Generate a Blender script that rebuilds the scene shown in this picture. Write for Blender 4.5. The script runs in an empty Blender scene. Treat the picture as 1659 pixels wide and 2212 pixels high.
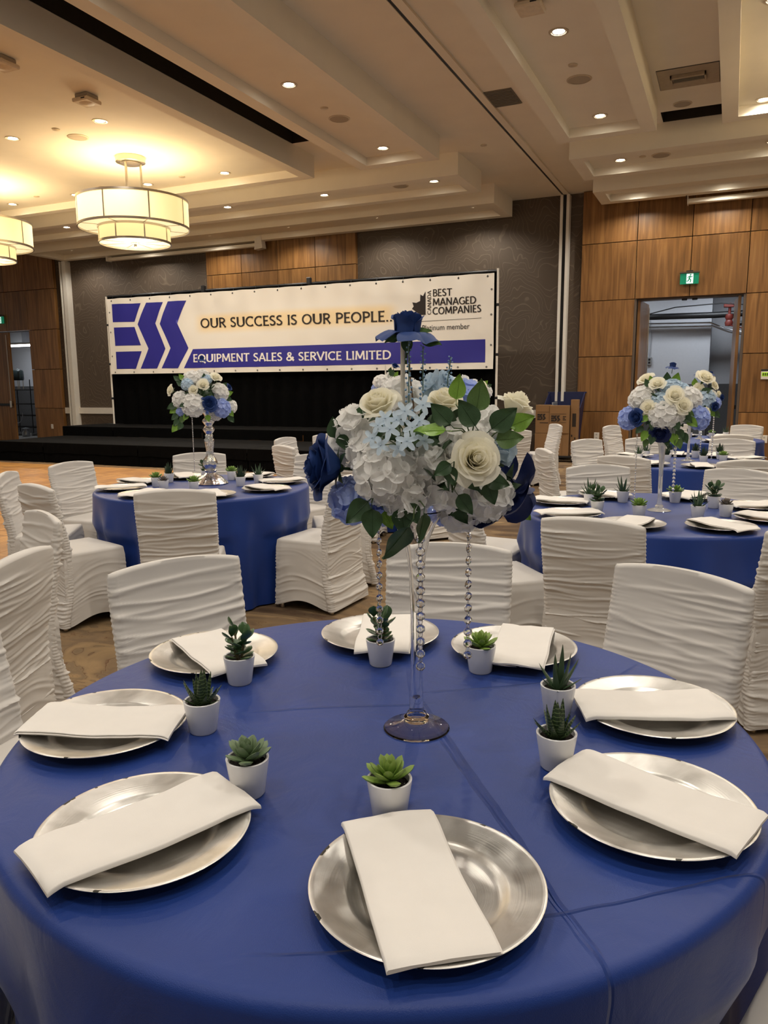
import bpy, bmesh, math, random
from mathutils import Vector, Matrix, noise
R = math.radians
scene = bpy.context.scene
C = scene.collection

# ---------------------------------------------------------------- camera
YAW, PIT, ROL, FPX = R(24.376), R(9.414), R(-0.467), 1640.0
CAMZ = 1.46
fw = Vector((-math.sin(YAW)*math.cos(PIT), math.cos(YAW)*math.cos(PIT), -math.sin(PIT)))
r0 = Vector((math.cos(YAW), math.sin(YAW), 0)); u0 = r0.cross(fw)
rr = math.cos(ROL)*r0+math.sin(ROL)*u0; uu = -math.sin(ROL)*r0+math.cos(ROL)*u0
cam = bpy.data.cameras.new('camera'); camo = bpy.data.objects.new('camera', cam); C.objects.link(camo)
cam.sensor_fit = 'HORIZONTAL'; cam.sensor_width = 36.0; cam.lens = FPX/1659*36.0
cam.clip_start = 0.05; cam.clip_end = 100
camo.matrix_world = Matrix(((rr.x, uu.x, -fw.x, 0), (rr.y, uu.y, -fw.y, 0), (rr.z, uu.z, -fw.z, CAMZ), (0, 0, 0, 1)))
scene.camera = camo

# ---------------------------------------------------------------- world, exposure, light levels
w = bpy.data.worlds.new('world'); scene.world = w; w.use_nodes = True
bg = w.node_tree.nodes['Background']; bg.inputs[0].default_value = (1.0, 0.95, 0.88, 1); bg.inputs[1].default_value = 0.26
vs = scene.view_settings
vs.view_transform = 'Standard'; vs.look = 'None'; vs.gamma = 1; vs.use_curve_mapping = False; vs.exposure = 0.0
SPOT_W, SPOT_COL = 132.0, (1.0, 0.935, 0.84)
LENS_E, SHADE_E, CHAND_W = 40.0, .85, 85.0
CORR_W, CORR_COL = 36.0, (0.86, 0.93, 1.0)
scene.cycles.max_bounces = 10; scene.cycles.diffuse_bounces = 4; scene.cycles.transmission_bounces = 8
scene.cycles.sample_clamp_indirect = 4.0

# ---------------------------------------------------------------- materials
def srgb(r, g, b):
    return tuple(((c/255/12.92) if c/255 <= .04045 else ((c/255+.055)/1.055)**2.4) for c in (r, g, b))+(1,)
MATS = {}
def mat(name, col, rough=.5, metal=0, var=.06, nscale=20, bump=0, bscale=200, emit=None, estr=0, trans=0, spec=.5, sheen=0, detail=3, ior=1.45, subsurf=0, stretch=None, translucent=0):
    if name in MATS: return MATS[name]
    m = bpy.data.materials.new(name); m.use_nodes = True; nt = m.node_tree; N = nt.nodes; L = nt.links
    b = N['Principled BSDF']
    b.inputs['Roughness'].default_value = rough; b.inputs['Metallic'].default_value = metal
    b.inputs['Specular IOR Level'].default_value = spec; b.inputs['IOR'].default_value = ior
    b.inputs['Transmission Weight'].default_value = trans
    if sheen: b.inputs['Sheen Weight'].default_value = sheen; b.inputs['Sheen Roughness'].default_value = .4
    if subsurf: b.inputs['Subsurface Weight'].default_value = subsurf; b.inputs['Subsurface Radius'].default_value = (.02, .02, .02)
    tc = N.new('ShaderNodeTexCoord'); mp = N.new('ShaderNodeMapping'); L.new(tc.outputs['Object'], mp.inputs['Vector'])
    if stretch: mp.inputs['Scale'].default_value = stretch
    nz = N.new('ShaderNodeTexNoise'); nz.inputs['Scale'].default_value = nscale; nz.inputs['Detail'].default_value = detail
    L.new(mp.outputs['Vector'], nz.inputs['Vector'])
    mr = N.new('ShaderNodeMapRange'); mr.inputs['From Min'].default_value = .3; mr.inputs['From Max'].default_value = .7
    mr.inputs['To Min'].default_value = 1-var; mr.inputs['To Max'].default_value = 1+var
    L.new(nz.outputs['Fac'], mr.inputs['Value'])
    vm = N.new('ShaderNodeVectorMath'); vm.operation = 'SCALE'; vm.inputs[0].default_value = col[:3]
    L.new(mr.outputs['Result'], vm.inputs['Scale']); L.new(vm.outputs['Vector'], b.inputs['Base Color'])
    if bump:
        n2 = N.new('ShaderNodeTexNoise'); n2.inputs['Scale'].default_value = bscale; n2.inputs['Detail'].default_value = 2
        L.new(mp.outputs['Vector'], n2.inputs['Vector'])
        bp = N.new('ShaderNodeBump'); bp.inputs['Strength'].default_value = bump; bp.inputs['Distance'].default_value = .01
        L.new(n2.outputs['Fac'], bp.inputs['Height']); L.new(bp.outputs['Normal'], b.inputs['Normal'])
    if emit:
        b.inputs['Emission Color'].default_value = tuple(emit[:3])+(1,); b.inputs['Emission Strength'].default_value = estr
    if translucent:
        out = N['Material Output']; tr = N.new('ShaderNodeBsdfTranslucent'); mx = N.new('ShaderNodeMixShader')
        mx.inputs[0].default_value = translucent; L.new(vm.outputs['Vector'], tr.inputs['Color'])
        L.new(b.outputs[0], mx.inputs[1]); L.new(tr.outputs[0], mx.inputs[2]); L.new(mx.outputs[0], out.inputs['Surface'])
    m.diffuse_color = col
    MATS[name] = m; m['vm'] = vm.name
    return m

def nodes_of(m): return m.node_tree.nodes, m.node_tree.links, m.node_tree.nodes['Principled BSDF']

# ---------------------------------------------------------------- mesh helpers
class MB:
    def __init__(s): s.v = []; s.f = []; s.m = []
    def add(s, vs, fs, mi=0):
        b = len(s.v); s.v += [tuple(p) for p in vs]; s.f += [tuple(i+b for i in f) for f in fs]; s.m += [mi]*len(fs); return s
    def box(s, x0, x1, y0, y1, z0, z1, mi=0, M=None):
        vs = [Vector((x, y, z)) for x in (x0, x1) for y in (y0, y1) for z in (z0, z1)]
        if M: vs = [M @ p for p in vs]
        return s.add(vs, [(0, 1, 3, 2), (4, 6, 7, 5), (0, 4, 5, 1), (2, 3, 7, 6), (0, 2, 6, 4), (1, 5, 7, 3)], mi)
    def bbox(s, x0, x1, y0, y1, z0, z1, b=.004, mi=0, M=None):   # chamfered box
        vs = []; fs = []
        ax = ((x0, x1), (y0, y1), (z0, z1)); idx = {}
        for a in range(3):
            for sa in (0, 1):
                ring = []
                o = [i for i in range(3) if i != a]
                for (s1, s2) in ((0, 0), (1, 0), (1, 1), (0, 1)):
                    p = [0, 0, 0]; p[a] = ax[a][sa]
                    p[o[0]] = ax[o[0]][s1]+(b if s1 == 0 else -b); p[o[1]] = ax[o[1]][s2]+(b if s2 == 0 else -b)
                    c = [0, 0, 0]; c[a] = sa; c[o[0]] = s1; c[o[1]] = s2
                    idx[(a, tuple(c))] = len(vs); ring.append(len(vs)); vs.append(Vector(p))
                fs.append(tuple(ring))
        for a in range(3):
            o = [i for i in range(3) if i != a]
            for s1 in (0, 1):
                for s2 in (0, 1):
                    c0 = [0]*3; c1 = [0]*3; c0[a] = 0; c1[a] = 1
                    for c in (c0, c1): c[o[0]] = s1; c[o[1]] = s2
                    fs.append((idx[(o[0], tuple(c0))], idx[(o[0], tuple(c1))], idx[(o[1], tuple(c1))], idx[(o[1], tuple(c0))]))
        for c in [(i, j, k) for i in (0, 1) for j in (0, 1) for k in (0, 1)]:
            fs.append((idx[(0, c)], idx[(1, c)], idx[(2, c)]))
        if M: vs = [M @ p for p in vs]
        return s.add(vs, fs, mi)
    def lathe(s, prof, n=32, c=(0, 0, 0), mi=0, M=None, fn=None):
        vs = []; fs = []; k = len(prof)
        for i in range(n):
            a = 2*math.pi*i/n
            for r, z in prof:
                q = r if fn is None else r*fn(a, z)
                p = Vector((c[0]+q*math.cos(a), c[1]+q*math.sin(a), c[2]+z)); vs.append(M @ p if M else p)
        for i in range(n):
            j = (i+1) % n
            for q in range(k-1): fs.append((i*k+q, j*k+q, j*k+q+1, i*k+q+1))
        return s.add(vs, fs, mi)
    def disc(s, r, z, n=32, c=(0, 0), mi=0, up=True):
        vs = [(c[0]+r*math.cos(2*math.pi*i/n), c[1]+r*math.sin(2*math.pi*i/n), z) for i in range(n)]
        return s.add(vs, [tuple(range(n)) if up else tuple(reversed(range(n)))], mi)
    def tube(s, pts, r, n=8, mi=0, cap=True):
        pts = [Vector(p) for p in pts]; vs = []; fs = []; N = len(pts); prev = None
        for i, p in enumerate(pts):
            d = (pts[min(i+1, N-1)]-pts[max(i-1, 0)]).normalized()
            a = prev if prev is not None else (Vector((0, 0, 1)) if abs(d.z) < .9 else Vector((1, 0, 0)))
            x = (a-d*a.dot(d)).normalized(); y = d.cross(x); prev = x
            q = r[i] if isinstance(r, (list, tuple)) else r
            for j in range(n):
                t = 2*math.pi*j/n; vs.append(p+x*q*math.cos(t)+y*q*math.sin(t))
        for i in range(N-1):
            for j in range(n):
                k = (j+1) % n; fs.append((i*n+j, i*n+k, (i+1)*n+k, (i+1)*n+j))
        if cap: fs.append(tuple(reversed(range(n)))); fs.append(tuple((N-1)*n+j for j in range(n)))
        return s.add(vs, fs, mi)
    def grid(s, nu, nv, fn, mi=0, cu=False):
        vs = []; fs = []
        for i in range(nu):
            for j in range(nv): vs.append(fn(i/(nu if cu else nu-1), j/(nv-1)))
        for i in range(nu if cu else nu-1):
            k = (i+1) % nu
            for j in range(nv-1): fs.append((i*nv+j, k*nv+j, k*nv+j+1, i*nv+j+1))
        return s.add(vs, fs, mi)
    def prism(s, pts, y0, y1, mi=0):      # polygon in xz extruded along y
        n = len(pts); vs = [(x, y0, z) for x, z in pts]+[(x, y1, z) for x, z in pts]
        fs = [tuple(range(n)), tuple(reversed(range(n, 2*n)))]+[(i, n+i, n+(i+1) % n, (i+1) % n) for i in range(n)]
        return s.add(vs, fs, mi)
    def sphere(s, r, c=(0, 0, 0), n=12, mi=0, sc=(1, 1, 1)):
        prof = [(r*math.sin(math.pi*k/(n//2+1))*1.0, -r*math.cos(math.pi*k/(n//2+1))) for k in range(n//2+2)]
        vs = []; fs = []; k = len(prof)
        for i in range(n):
            a = 2*math.pi*i/n
            for q, z in prof: vs.append((c[0]+q*math.cos(a)*sc[0], c[1]+q*math.sin(a)*sc[1], c[2]+z*sc[2]))
        for i in range(n):
            j = (i+1) % n
            for q in range(k-1): fs.append((i*k+q, j*k+q, j*k+q+1, i*k+q+1))
        return s.add(vs, fs, mi)
    def join(s, o, M, mi=None):
        return s.add([M @ Vector(p) for p in o.v], o.f, 0 if mi is None else mi)
    def mesh(s, name, mats, smooth=True, ang=38):
        me = bpy.data.meshes.new(name); me.from_pydata(s.v, [], s.f); me.update()
        if not isinstance(mats, (list, tuple)): mats = [mats]
        for m in mats: me.materials.append(m)
        if len(mats) > 1: me.polygons.foreach_set('material_index', s.m)
        if smooth:
            me.polygons.foreach_set('use_smooth', [True]*len(me.polygons))
            me.set_sharp_from_angle(angle=R(ang))
        return me
    def build(s, name, mats, parent=None, loc=(0, 0, 0), rot=(0, 0, 0), smooth=True, ang=38):
        return put(s.mesh(name, mats, smooth, ang), name, parent, loc, rot)

def put(me, name, parent=None, loc=(0, 0, 0), rot=(0, 0, 0), sc=None):
    o = bpy.data.objects.new(name, me); C.objects.link(o)
    if parent: o.parent = parent
    o.location = loc; o.rotation_euler = rot
    if sc is not None: o.scale = (sc, sc, sc) if not isinstance(sc, (tuple, list)) else sc
    return o
def tag(o, label=None, cat=None, group=None, kind=None):
    if label: o['label'] = label
    if cat: o['category'] = cat
    if group: o['group'] = group
    if kind: o['kind'] = kind
    return o
def thing(name, label, cat, loc=(0, 0, 0), rz=0, group=None, kind=None):
    o = bpy.data.objects.new(name, None); C.objects.link(o); o.empty_display_size = .1
    o.location = loc; o.rotation_euler = (0, 0, rz); return tag(o, label, cat, group, kind)
def dup(root, loc, rz=0, label=None, group=None, sc=None):
    r = root.copy(); C.objects.link(r); r.location = loc; r.rotation_euler = (0, 0, rz)
    if sc is not None: r.scale = (sc, sc, sc)
    if label: r['label'] = label
    if group: r['group'] = group
    for ch in list(root.children):
        c = ch.copy(); C.objects.link(c); c.parent = r
        for g in list(ch.children):
            d = g.copy(); C.objects.link(d); d.parent = c
    return r
def struct(o): o['kind'] = 'structure'; return o
def align(d, roll=0):     # rotation taking +z to d
    q = Vector((0, 0, 1)).rotation_difference(Vector(d).normalized())
    return (q.to_matrix() @ Matrix.Rotation(roll, 3, 'Z')).to_euler()
def nz(x, y=0, z=0): return noise.noise(Vector((x, y, z)))
def ridge(p): f = p-math.floor(p); return 1-abs(2*f-1)
def sstep(a, b, x): t = max(0, min(1, (x-a)/(b-a))); return t*t*(3-2*t)

# ---------------------------------------------------------------- materials in use
M_ceil = mat('ceiling_paint', srgb(228, 219, 200), .85, var=.02, nscale=3)
M_white = mat('white_paint', srgb(225, 218, 205), .5, var=.02)
M_black = mat('black_metal', (.012, .012, .013, 1), .45)
M_chrome = mat('brushed_nickel', (.55, .50, .42, 1), .28, 1, var=.1, nscale=60, stretch=(1, 1, 12))
M_blkfab = mat('black_fabric', (.0022, .0021, .0021, 1), .95, spec=.06, var=.25, nscale=12, bump=.2, bscale=300)
M_stage = mat('black_carpet', (.0085, .008, .0075, 1), .95, spec=.08, var=.3, nscale=9, detail=6)
M_chair = mat('chair_spandex', srgb(204, 199, 192), .62, var=.02, nscale=8, sheen=.15, bump=.05, bscale=900)
M_napkin = mat('napkin_cotton', srgb(222, 217, 210), .8, var=.015, nscale=25, bump=.08, bscale=1200)
M_pot = mat('white_ceramic', srgb(222, 221, 221), .25, var=.015, nscale=30)
M_soil = mat('potting_soil', (.018, .012, .008, 1), .95, var=.6, nscale=400, bump=1, bscale=300)
M_glass = mat('clear_glass', (1, 1, 1, 1), .0, trans=1, var=0, ior=1.42)
M_merc = mat('mercury_glass', (.80, .78, .76, 1), .12, 1, var=.25, nscale=40, bump=.25, bscale=60)
M_crystal = mat('crystal', (1, 1, 1, 1), .0, trans=1, var=0, ior=1.55)
M_silver = mat('silver_wire', (.7, .7, .7, 1), .2, 1)

def fabric_blue():
    m = mat('royal_blue_satin', srgb(25, 53, 122), .40, var=.07, nscale=5, sheen=.10, spec=.4, bump=.06, bscale=700)
    return m
M_cloth = fabric_blue()
# nearest cloth: the same satin with its storage creases as fine relief
def crease_cloth(cx, cy, lines):
    m = mat('royal_blue_satin_creased', srgb(25, 53, 122), .42, var=.09, nscale=4, sheen=.10, spec=.35)
    N, L, b = nodes_of(m)
    tc = N.new('ShaderNodeTexCoord'); sx = N.new('ShaderNodeSeparateXYZ'); L.new(tc.outputs['Object'], sx.inputs[0])
    wn = N.new('ShaderNodeTexNoise'); wn.inputs['Scale'].default_value = 5; L.new(tc.outputs['Object'], wn.inputs['Vector'])
    tot = None
    def math_(op, a, c=None):
        n = N.new('ShaderNodeMath'); n.operation = op
        for i, q in enumerate((a, c)):
            if q is None: continue
            if isinstance(q, (int, float)): n.inputs[i].default_value = q
            else: L.new(q, n.inputs[i])
        return n.outputs[0]
    for (x0, y0, x1, y1, wd, hgt) in lines:
        dx, dy = x1-x0, y1-y0; l = math.hypot(dx, dy); nx, ny = -dy/l, dx/l; c0 = -(nx*x0+ny*y0)
        e = math_('ADD', math_('MULTIPLY', sx.outputs[0], nx), math_('MULTIPLY', sx.outputs[1], ny))
        e = math_('ADD', e, c0); e = math_('ADD', e, math_('MULTIPLY', math_('SUBTRACT', wn.outputs['Fac'], .5), .03))
        e = math_('ABSOLUTE', e); e = math_('DIVIDE', e, wd); e = math_('SUBTRACT', 1.0, e); e = math_('MAXIMUM', e, 0.0)
        e = math_('MULTIPLY', e, hgt)
        # only along the crease itself
        t = math_('ADD', math_('MULTIPLY', sx.outputs[0], dx/l), math_('MULTIPLY', sx.outputs[1], dy/l))
        t0 = (x0*dx+y0*dy)/l
        t = math_('SUBTRACT', t, t0+l/2); t = math_('ABSOLUTE', t); t = math_('SUBTRACT', l/2+.04, t); t = math_('MULTIPLY', t, 15.0)
        t = math_('MINIMUM', math_('MAXIMUM', t, 0.0), 1.0)
        e = math_('MULTIPLY', e, t)
        tot = e if tot is None else math_('ADD', tot, e)
    n2 = N.new('ShaderNodeTexNoise'); n2.inputs['Scale'].default_value = 700; L.new(tc.outputs['Object'], n2.inputs['Vector'])
    n3 = N.new('ShaderNodeTexNoise'); n3.inputs['Scale'].default_value = 9; n3.inputs['Detail'].default_value = 4; n3.inputs['Distortion'].default_value = 1.2
    L.new(tc.outputs['Object'], n3.inputs['Vector'])
    tot = math_('ADD', tot, math_('MULTIPLY', n2.outputs['Fac'], .06)); tot = math_('ADD', tot, math_('MULTIPLY', n3.outputs['Fac'], .45))
    bp = N.new('ShaderNodeBump'); bp.inputs['Strength'].default_value = .7; bp.inputs['Distance'].default_value = .008
    L.new(tot, bp.inputs['Height']); L.new(bp.outputs['Normal'], b.inputs['Normal'])
    return m

def wood_mat():
    m = mat('walnut_veneer', (.2, .1, .04, 1), .35, var=0)
    N, L, b = nodes_of(m)
    tc = N.new('ShaderNodeTexCoord'); oi = N.new('ShaderNodeObjectInfo')
    add = N.new('ShaderNodeVectorMath'); add.operation = 'MULTIPLY_ADD'
    L.new(oi.outputs['Random'], add.inputs[0]); add.inputs[1].default_value = (31, 17, 23); L.new(tc.outputs['Object'], add.inputs[2])
    mp = N.new('ShaderNodeMapping'); mp.inputs['Scale'].default_value = (9, 9, .55); L.new(add.outputs[0], mp.inputs['Vector'])
    n = N.new('ShaderNodeTexNoise'); n.inputs['Scale'].default_value = 1.6; n.inputs['Detail'].default_value = 7; n.inputs['Distortion'].default_value = .9
    L.new(mp.outputs[0], n.inputs['Vector'])
    cr = N.new('ShaderNodeValToRGB'); e = cr.color_ramp.elements
    e[0].position = .30; e[0].color = srgb(104, 71, 36); e[1].position = .72; e[1].color = srgb(150, 108, 62)
    x = cr.color_ramp.elements.new(.5); x.color = srgb(128, 89, 48)
    L.new(n.outputs['Fac'], cr.inputs[0])
    mx = N.new('ShaderNodeMapRange'); mx.inputs['To Min'].default_value = .88; mx.inputs['To Max'].default_value = 1.1; L.new(oi.outputs['Random'], mx.inputs['Value'])
    sc = N.new('ShaderNodeVectorMath'); sc.operation = 'SCALE'; L.new(cr.outputs[0], sc.inputs[0]); L.new(mx.outputs[0], sc.inputs['Scale'])
    L.new(sc.outputs[0], b.inputs['Base Color'])
    return m
M_wood = wood_mat()

def wallpaper_mat():
    m = mat('brown_wallcovering', (.05, .04, .03, 1), .7, var=0)
    N, L, b = nodes_of(m)
    tc = N.new('ShaderNodeTexCoord'); mp = N.new('ShaderNodeMapping'); mp.inputs['Scale'].default_value = (1.1, 1, .75); L.new(tc.outputs['Object'], mp.inputs['Vector'])
    n = N.new('ShaderNodeTexNoise'); n.inputs['Scale'].default_value = 1.5; n.inputs['Detail'].default_value = 1.5; n.inputs['Distortion'].default_value = .5
    L.new(mp.outputs[0], n.inputs['Vector'])
    sx = N.new('ShaderNodeSeparateXYZ'); L.new(tc.outputs['Object'], sx.inputs[0])
    def mth(op, a, c):
        k = N.new('ShaderNodeMath'); k.operation = op
        for i, q in enumerate((a, c)):
            if isinstance(q, (int, float)): k.inputs[i].default_value = q
            else: L.new(q, k.inputs[i])
        return k.outputs[0]
    e = mth('ADD', mth('MULTIPLY', n.outputs['Fac'], 16.0), mth('MULTIPLY', sx.outputs[2], 6.5))
    e = mth('FRACT', e, 0.0); e = mth('SUBTRACT', e, .5); e = mth('ABSOLUTE', e, 0.0)
    mr = N.new('ShaderNodeMapRange'); mr.inputs['From Min'].default_value = .0; mr.inputs['From Max'].default_value = .11
    mr.inputs['To Min'].default_value = 1; mr.inputs['To Max'].default_value = 0; L.new(e, mr.inputs['Value'])
    mix = N.new('ShaderNodeMix'); mix.data_type = 'RGBA'
    mix.inputs[6].default_value = srgb(86, 73, 60); mix.inputs[7].default_value = srgb(108, 94, 78)
    L.new(mr.outputs[0], mix.inputs[0]); L.new(mix.outputs[2], b.inputs['Base Color'])
    bp = N.new('ShaderNodeBump'); bp.inputs['Strength'].default_value = .3; bp.inputs['Distance'].default_value = .006
    L.new(mr.outputs[0], bp.inputs['Height']); L.new(bp.outputs[0], b.inputs['Normal'])
    return m
M_paper = wallpaper_mat()

def carpet_mat():
    m = mat('patterned_carpet', (.2, .13, .08, 1), .95, var=0, spec=.1)
    N, L, b = nodes_of(m)
    tc = N.new('ShaderNodeTexCoord'); mp = N.new('ShaderNodeMapping'); mp.inputs['Scale'].default_value = (1, 2.1, 1); mp.inputs['Rotation'].default_value = (0, 0, .5)
    L.new(tc.outputs['Object'], mp.inputs['Vector'])
    n = N.new('ShaderNodeTexNoise'); n.inputs['Scale'].default_value = .9; n.inputs['Detail'].default_value = 4; n.inputs['Distortion'].default_value = 1.6
    L.new(mp.outputs[0], n.inputs['Vector'])
    cr = N.new('ShaderNodeValToRGB'); cr.color_ramp.interpolation = 'LINEAR'; el = cr.color_ramp.elements
    el[0].position = .28; el[0].color = srgb(82, 66, 53); el[1].position = .75; el[1].color = srgb(158, 131, 94)
    for p, c in ((.40, (101, 83, 65)), (.46, (131, 108, 80)), (.52, (115, 96, 75)), (.60, (148, 123, 90)), (.66, (122, 103, 80))):
        k = el.new(p); k.color = srgb(*c)
    L.new(n.outputs['Fac'], cr.inputs[0])
    k = N.new('ShaderNodeMath'); k.operation = 'MULTIPLY'; k.inputs[1].default_value = 11; L.new(n.outputs['Fac'], k.inputs[0])
    f = N.new('ShaderNodeMath'); f.operation = 'FRACT'; L.new(k.outputs[0], f.inputs[0])
    mr = N.new('ShaderNodeMapRange'); mr.inputs['From Min'].default_value = 0; mr.inputs['From Max'].default_value = .07; mr.inputs['To Min'].default_value = .75; mr.inputs['To Max'].default_value = 0
    L.new(f.outputs[0], mr.inputs['Value'])
    mix = N.new('ShaderNodeMix'); mix.data_type = 'RGBA'; L.new(mr.outputs[0], mix.inputs[0]); L.new(cr.outputs[0], mix.inputs[6]); mix.inputs[7].default_value = srgb(78, 44, 32)
    L.new(mix.outputs[2], b.inputs['Base Color'])
    n2 = N.new('ShaderNodeTexNoise'); n2.inputs['Scale'].default_value = 260; L.new(tc.outputs['Object'], n2.inputs['Vector'])
    bp = N.new('ShaderNodeBump'); bp.inputs['Strength'].default_value = .5; bp.inputs['Distance'].default_value = .004; L.new(n2.outputs['Fac'], bp.inputs['Height']); L.new(bp.outputs[0], b.inputs['Normal'])
    return m
M_carpet = carpet_mat()

def parquet_mat():
    m = mat('oak_parquet', (.4, .2, .07, 1), .38, var=0)
    N, L, b = nodes_of(m)
    tc = N.new('ShaderNodeTexCoord')
    br = N.new('ShaderNodeTexBrick'); br.offset = .5; br.inputs['Scale'].default_value = 3.0; br.inputs['Mortar Size'].default_value = .006
    br.inputs['Brick Width'].default_value = .9; br.inputs['Row Height'].default_value = .22
    br.inputs['Color1'].default_value = srgb(184, 134, 72); br.inputs['Color2'].default_value = srgb(150, 104, 54); br.inputs['Mortar'].default_value = srgb(96, 58, 26)
    L.new(tc.outputs['Object'], br.inputs['Vector'])
    mp = N.new('ShaderNodeMapping'); mp.inputs['Scale'].default_value = (1.2, 9, 1); L.new(tc.outputs['Object'], mp.inputs['Vector'])
    n = N.new('ShaderNodeTexNoise'); n.inputs['Scale'].default_value = 3; n.inputs['Detail'].default_value = 6; L.new(mp.outputs[0], n.inputs['Vector'])
    mr = N.new('ShaderNodeMapRange'); mr.inputs['From Min'].default_value = .3; mr.inputs['From Max'].default_value = .7; mr.inputs['To Min'].default_value = .8; mr.inputs['To Max'].default_value = 1.18; L.new(n.outputs['Fac'], mr.inputs['Value'])
    sc = N.new('ShaderNodeVectorMath'); sc.operation = 'SCALE'; L.new(br.outputs['Color'], sc.inputs[0]); L.new(mr.outputs[0], sc.inputs['Scale'])
    L.new(sc.outputs[0], b.inputs['Base Color'])
    return m
M_parq = parquet_mat()

M_under = mat('charger_underside', (.006, .006, .007, 1), .5)
def plate_mat():
    m = mat('silver_charger', (.72, .70, .66, 1), .3, .9, var=0)
    N, L, b = nodes_of(m)
    tc = N.new('ShaderNodeTexCoord'); sx = N.new('ShaderNodeVectorMath'); sx.operation = 'LENGTH'
    L.new(tc.outputs['Object'], sx.inputs[0])
    n = N.new('ShaderNodeTexNoise'); n.inputs['Scale'].default_value = 14; n.inputs['Detail'].default_value = 5; n.inputs['Distortion'].default_value = 1.0; L.new(tc.outputs['Object'], n.inputs['Vector'])
    cr = N.new('ShaderNodeValToRGB'); cr.color_ramp.elements[0].position = .3; cr.color_ramp.elements[0].color = srgb(178, 175, 168)
    cr.color_ramp.elements[1].position = .7; cr.color_ramp.elements[1].color = srgb(212, 209, 203); L.new(n.outputs['Fac'], cr.inputs[0])
    # chipped edge
    g = N.new('ShaderNodeMath'); g.operation = 'GREATER_THAN'; g.inputs[1].default_value = .1635; L.new(sx.outputs['Value'], g.inputs[0])
    n2 = N.new('ShaderNodeTexNoise'); n2.inputs['Scale'].default_value = 45; L.new(tc.outputs['Object'], n2.inputs['Vector'])
    g2 = N.new('ShaderNodeMath'); g2.operation = 'GREATER_THAN'; g2.inputs[1].default_value = .64; L.new(n2.outputs['Fac'], g2.inputs[0])
    g3 = N.new('ShaderNodeMath'); g3.operation = 'MULTIPLY'; L.new(g.outputs[0], g3.inputs[0]); L.new(g2.outputs[0], g3.inputs[1])
    mx = N.new('ShaderNodeMix'); mx.data_type = 'RGBA'; L.new(g3.outputs[0], mx.inputs[0]); L.new(cr.outputs[0], mx.inputs[6]); mx.inputs[7].default_value = srgb(60, 58, 52)
    L.new(mx.outputs[2], b.inputs['Base Color'])
    k = N.new('ShaderNodeCombineXYZ'); L.new(sx.outputs['Value'], k.inputs[0])
    n3 = N.new('ShaderNodeTexNoise'); n3.inputs['Scale'].default_value = 420; L.new(k.outputs[0], n3.inputs['Vector'])
    bp = N.new('ShaderNodeBump'); bp.inputs['Strength'].default_value = .12; bp.inputs['Distance'].default_value = .002; L.new(n3.outputs['Fac'], bp.inputs['Height']); L.new(bp.outputs[0], b.inputs['Normal'])
    mr = N.new('ShaderNodeMapRange'); mr.inputs['To Min'].default_value = .24; mr.inputs['To Max'].default_value = .42; L.new(n.outputs['Fac'], mr.inputs['Value']); L.new(mr.outputs[0], b.inputs['Roughness'])
    return m
M_plate = plate_mat()
# ================================================================ the room
YW = 15.5
fl = MB().box(-28, 9, -5, 20, -.2, 0).build('floor', M_carpet, smooth=False); struct(fl)
# dance floor sections laid on the carpet
tmp = MB().bbox(-.455, .455, -.455, .455, 0, .012, .002).mesh('parquet_panel', M_parq, False)
nx = 0
for i in range(11):
    for j in range(9):
        x, y = -14.6+.915*i, 2.95+.915*j
        if x > -4.9 and y < 7: continue
        if x < -1.75*y-1.2: continue      # outside the view
        o = put(tmp, 'tile', fl, (x, y, 0), (0, 0, (math.pi/2 if (i+j) % 2 else 0)))

# ceiling with hanging coffers
ce = MB()
for x0, x1, y0, y1 in ((-28, -6.28, -4, YW+.3), (-6.28, -5.42, 10.6, YW+.3), (-5.42, -1.10, -4, YW+.3), (-1.10, -.31, -4, 11.62), (-1.10, -.31, 12.05, YW+.3), (-.31, 9, -4, YW+.3)): ce.box(x0, x1, y0, y1, 5.09, 5.75)
ce.box(-6.4, -5.3, -4, 12.2, 5.75, 5.8); ce.box(-1.2, -.2, 11.5, 12.2, 5.5, 5.8)
ce = ce.build('ceiling', M_ceil, smooth=False); struct(ce)
M_gapshade = mat('gap_shade', (.035, .028, .020, 1), .9, spec=.1)  # near-black lining added in the ceiling gaps, painted in for shade between the coffers
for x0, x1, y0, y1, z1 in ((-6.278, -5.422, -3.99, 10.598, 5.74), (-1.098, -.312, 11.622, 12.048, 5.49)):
    MB().add([(x, y, z) for z in (5.092, z1) for x, y in ((x0, y0), (x1, y0), (x1, y1), (x0, y1))], [(4, 5, 6, 7)]+[(i, (i+1) % 4, 4+(i+1) % 4, 4+i) for i in range(4)]).build('gap_shade_liner', M_gapshade, ce, smooth=False)
ZB, ZR, LIP = 4.75, 4.87, .185
def tray(x0, x1, y0, y1):
    b = MB(); a0, a1, b0, b1 = x0+LIP, x1-LIP, y0+LIP, y1-LIP
    O = [(x0, y0), (x1, y0), (x1, y1), (x0, y1)]; I = [(a0, b0), (a1, b0), (a1, b1), (a0, b1)]
    vs = [(x, y, z) for (P, z) in ((O, 5.10), (O, ZB), (I, ZB), (I, ZR)) for x, y in P]
    fs = []
    for k in range(3):
        for i in range(4):
            j = (i+1) % 4; fs.append((k*4+i, k*4+j, k*4+4+j, k*4+4+i))
    fs.append((12, 13, 14, 15)); fs.append((3, 2, 1, 0))
    b.add(vs, fs); return b.build('coffer', M_ceil, ce, smooth=False)
tray(-2.39, -1.10, -4, 11.22); tray(-5.42, -4.13, -4, 11.2)
tray(-13.9, -6.28, -4, 11.27); tray(-.31, 8.5, -4, 11.3)
tray(-16.0, -14.75, -4, 11.25)
tray(-18.6, -4.14, 12.07, 13.31); tray(-2.40, 8.5, 12.05, 13.33)
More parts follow.
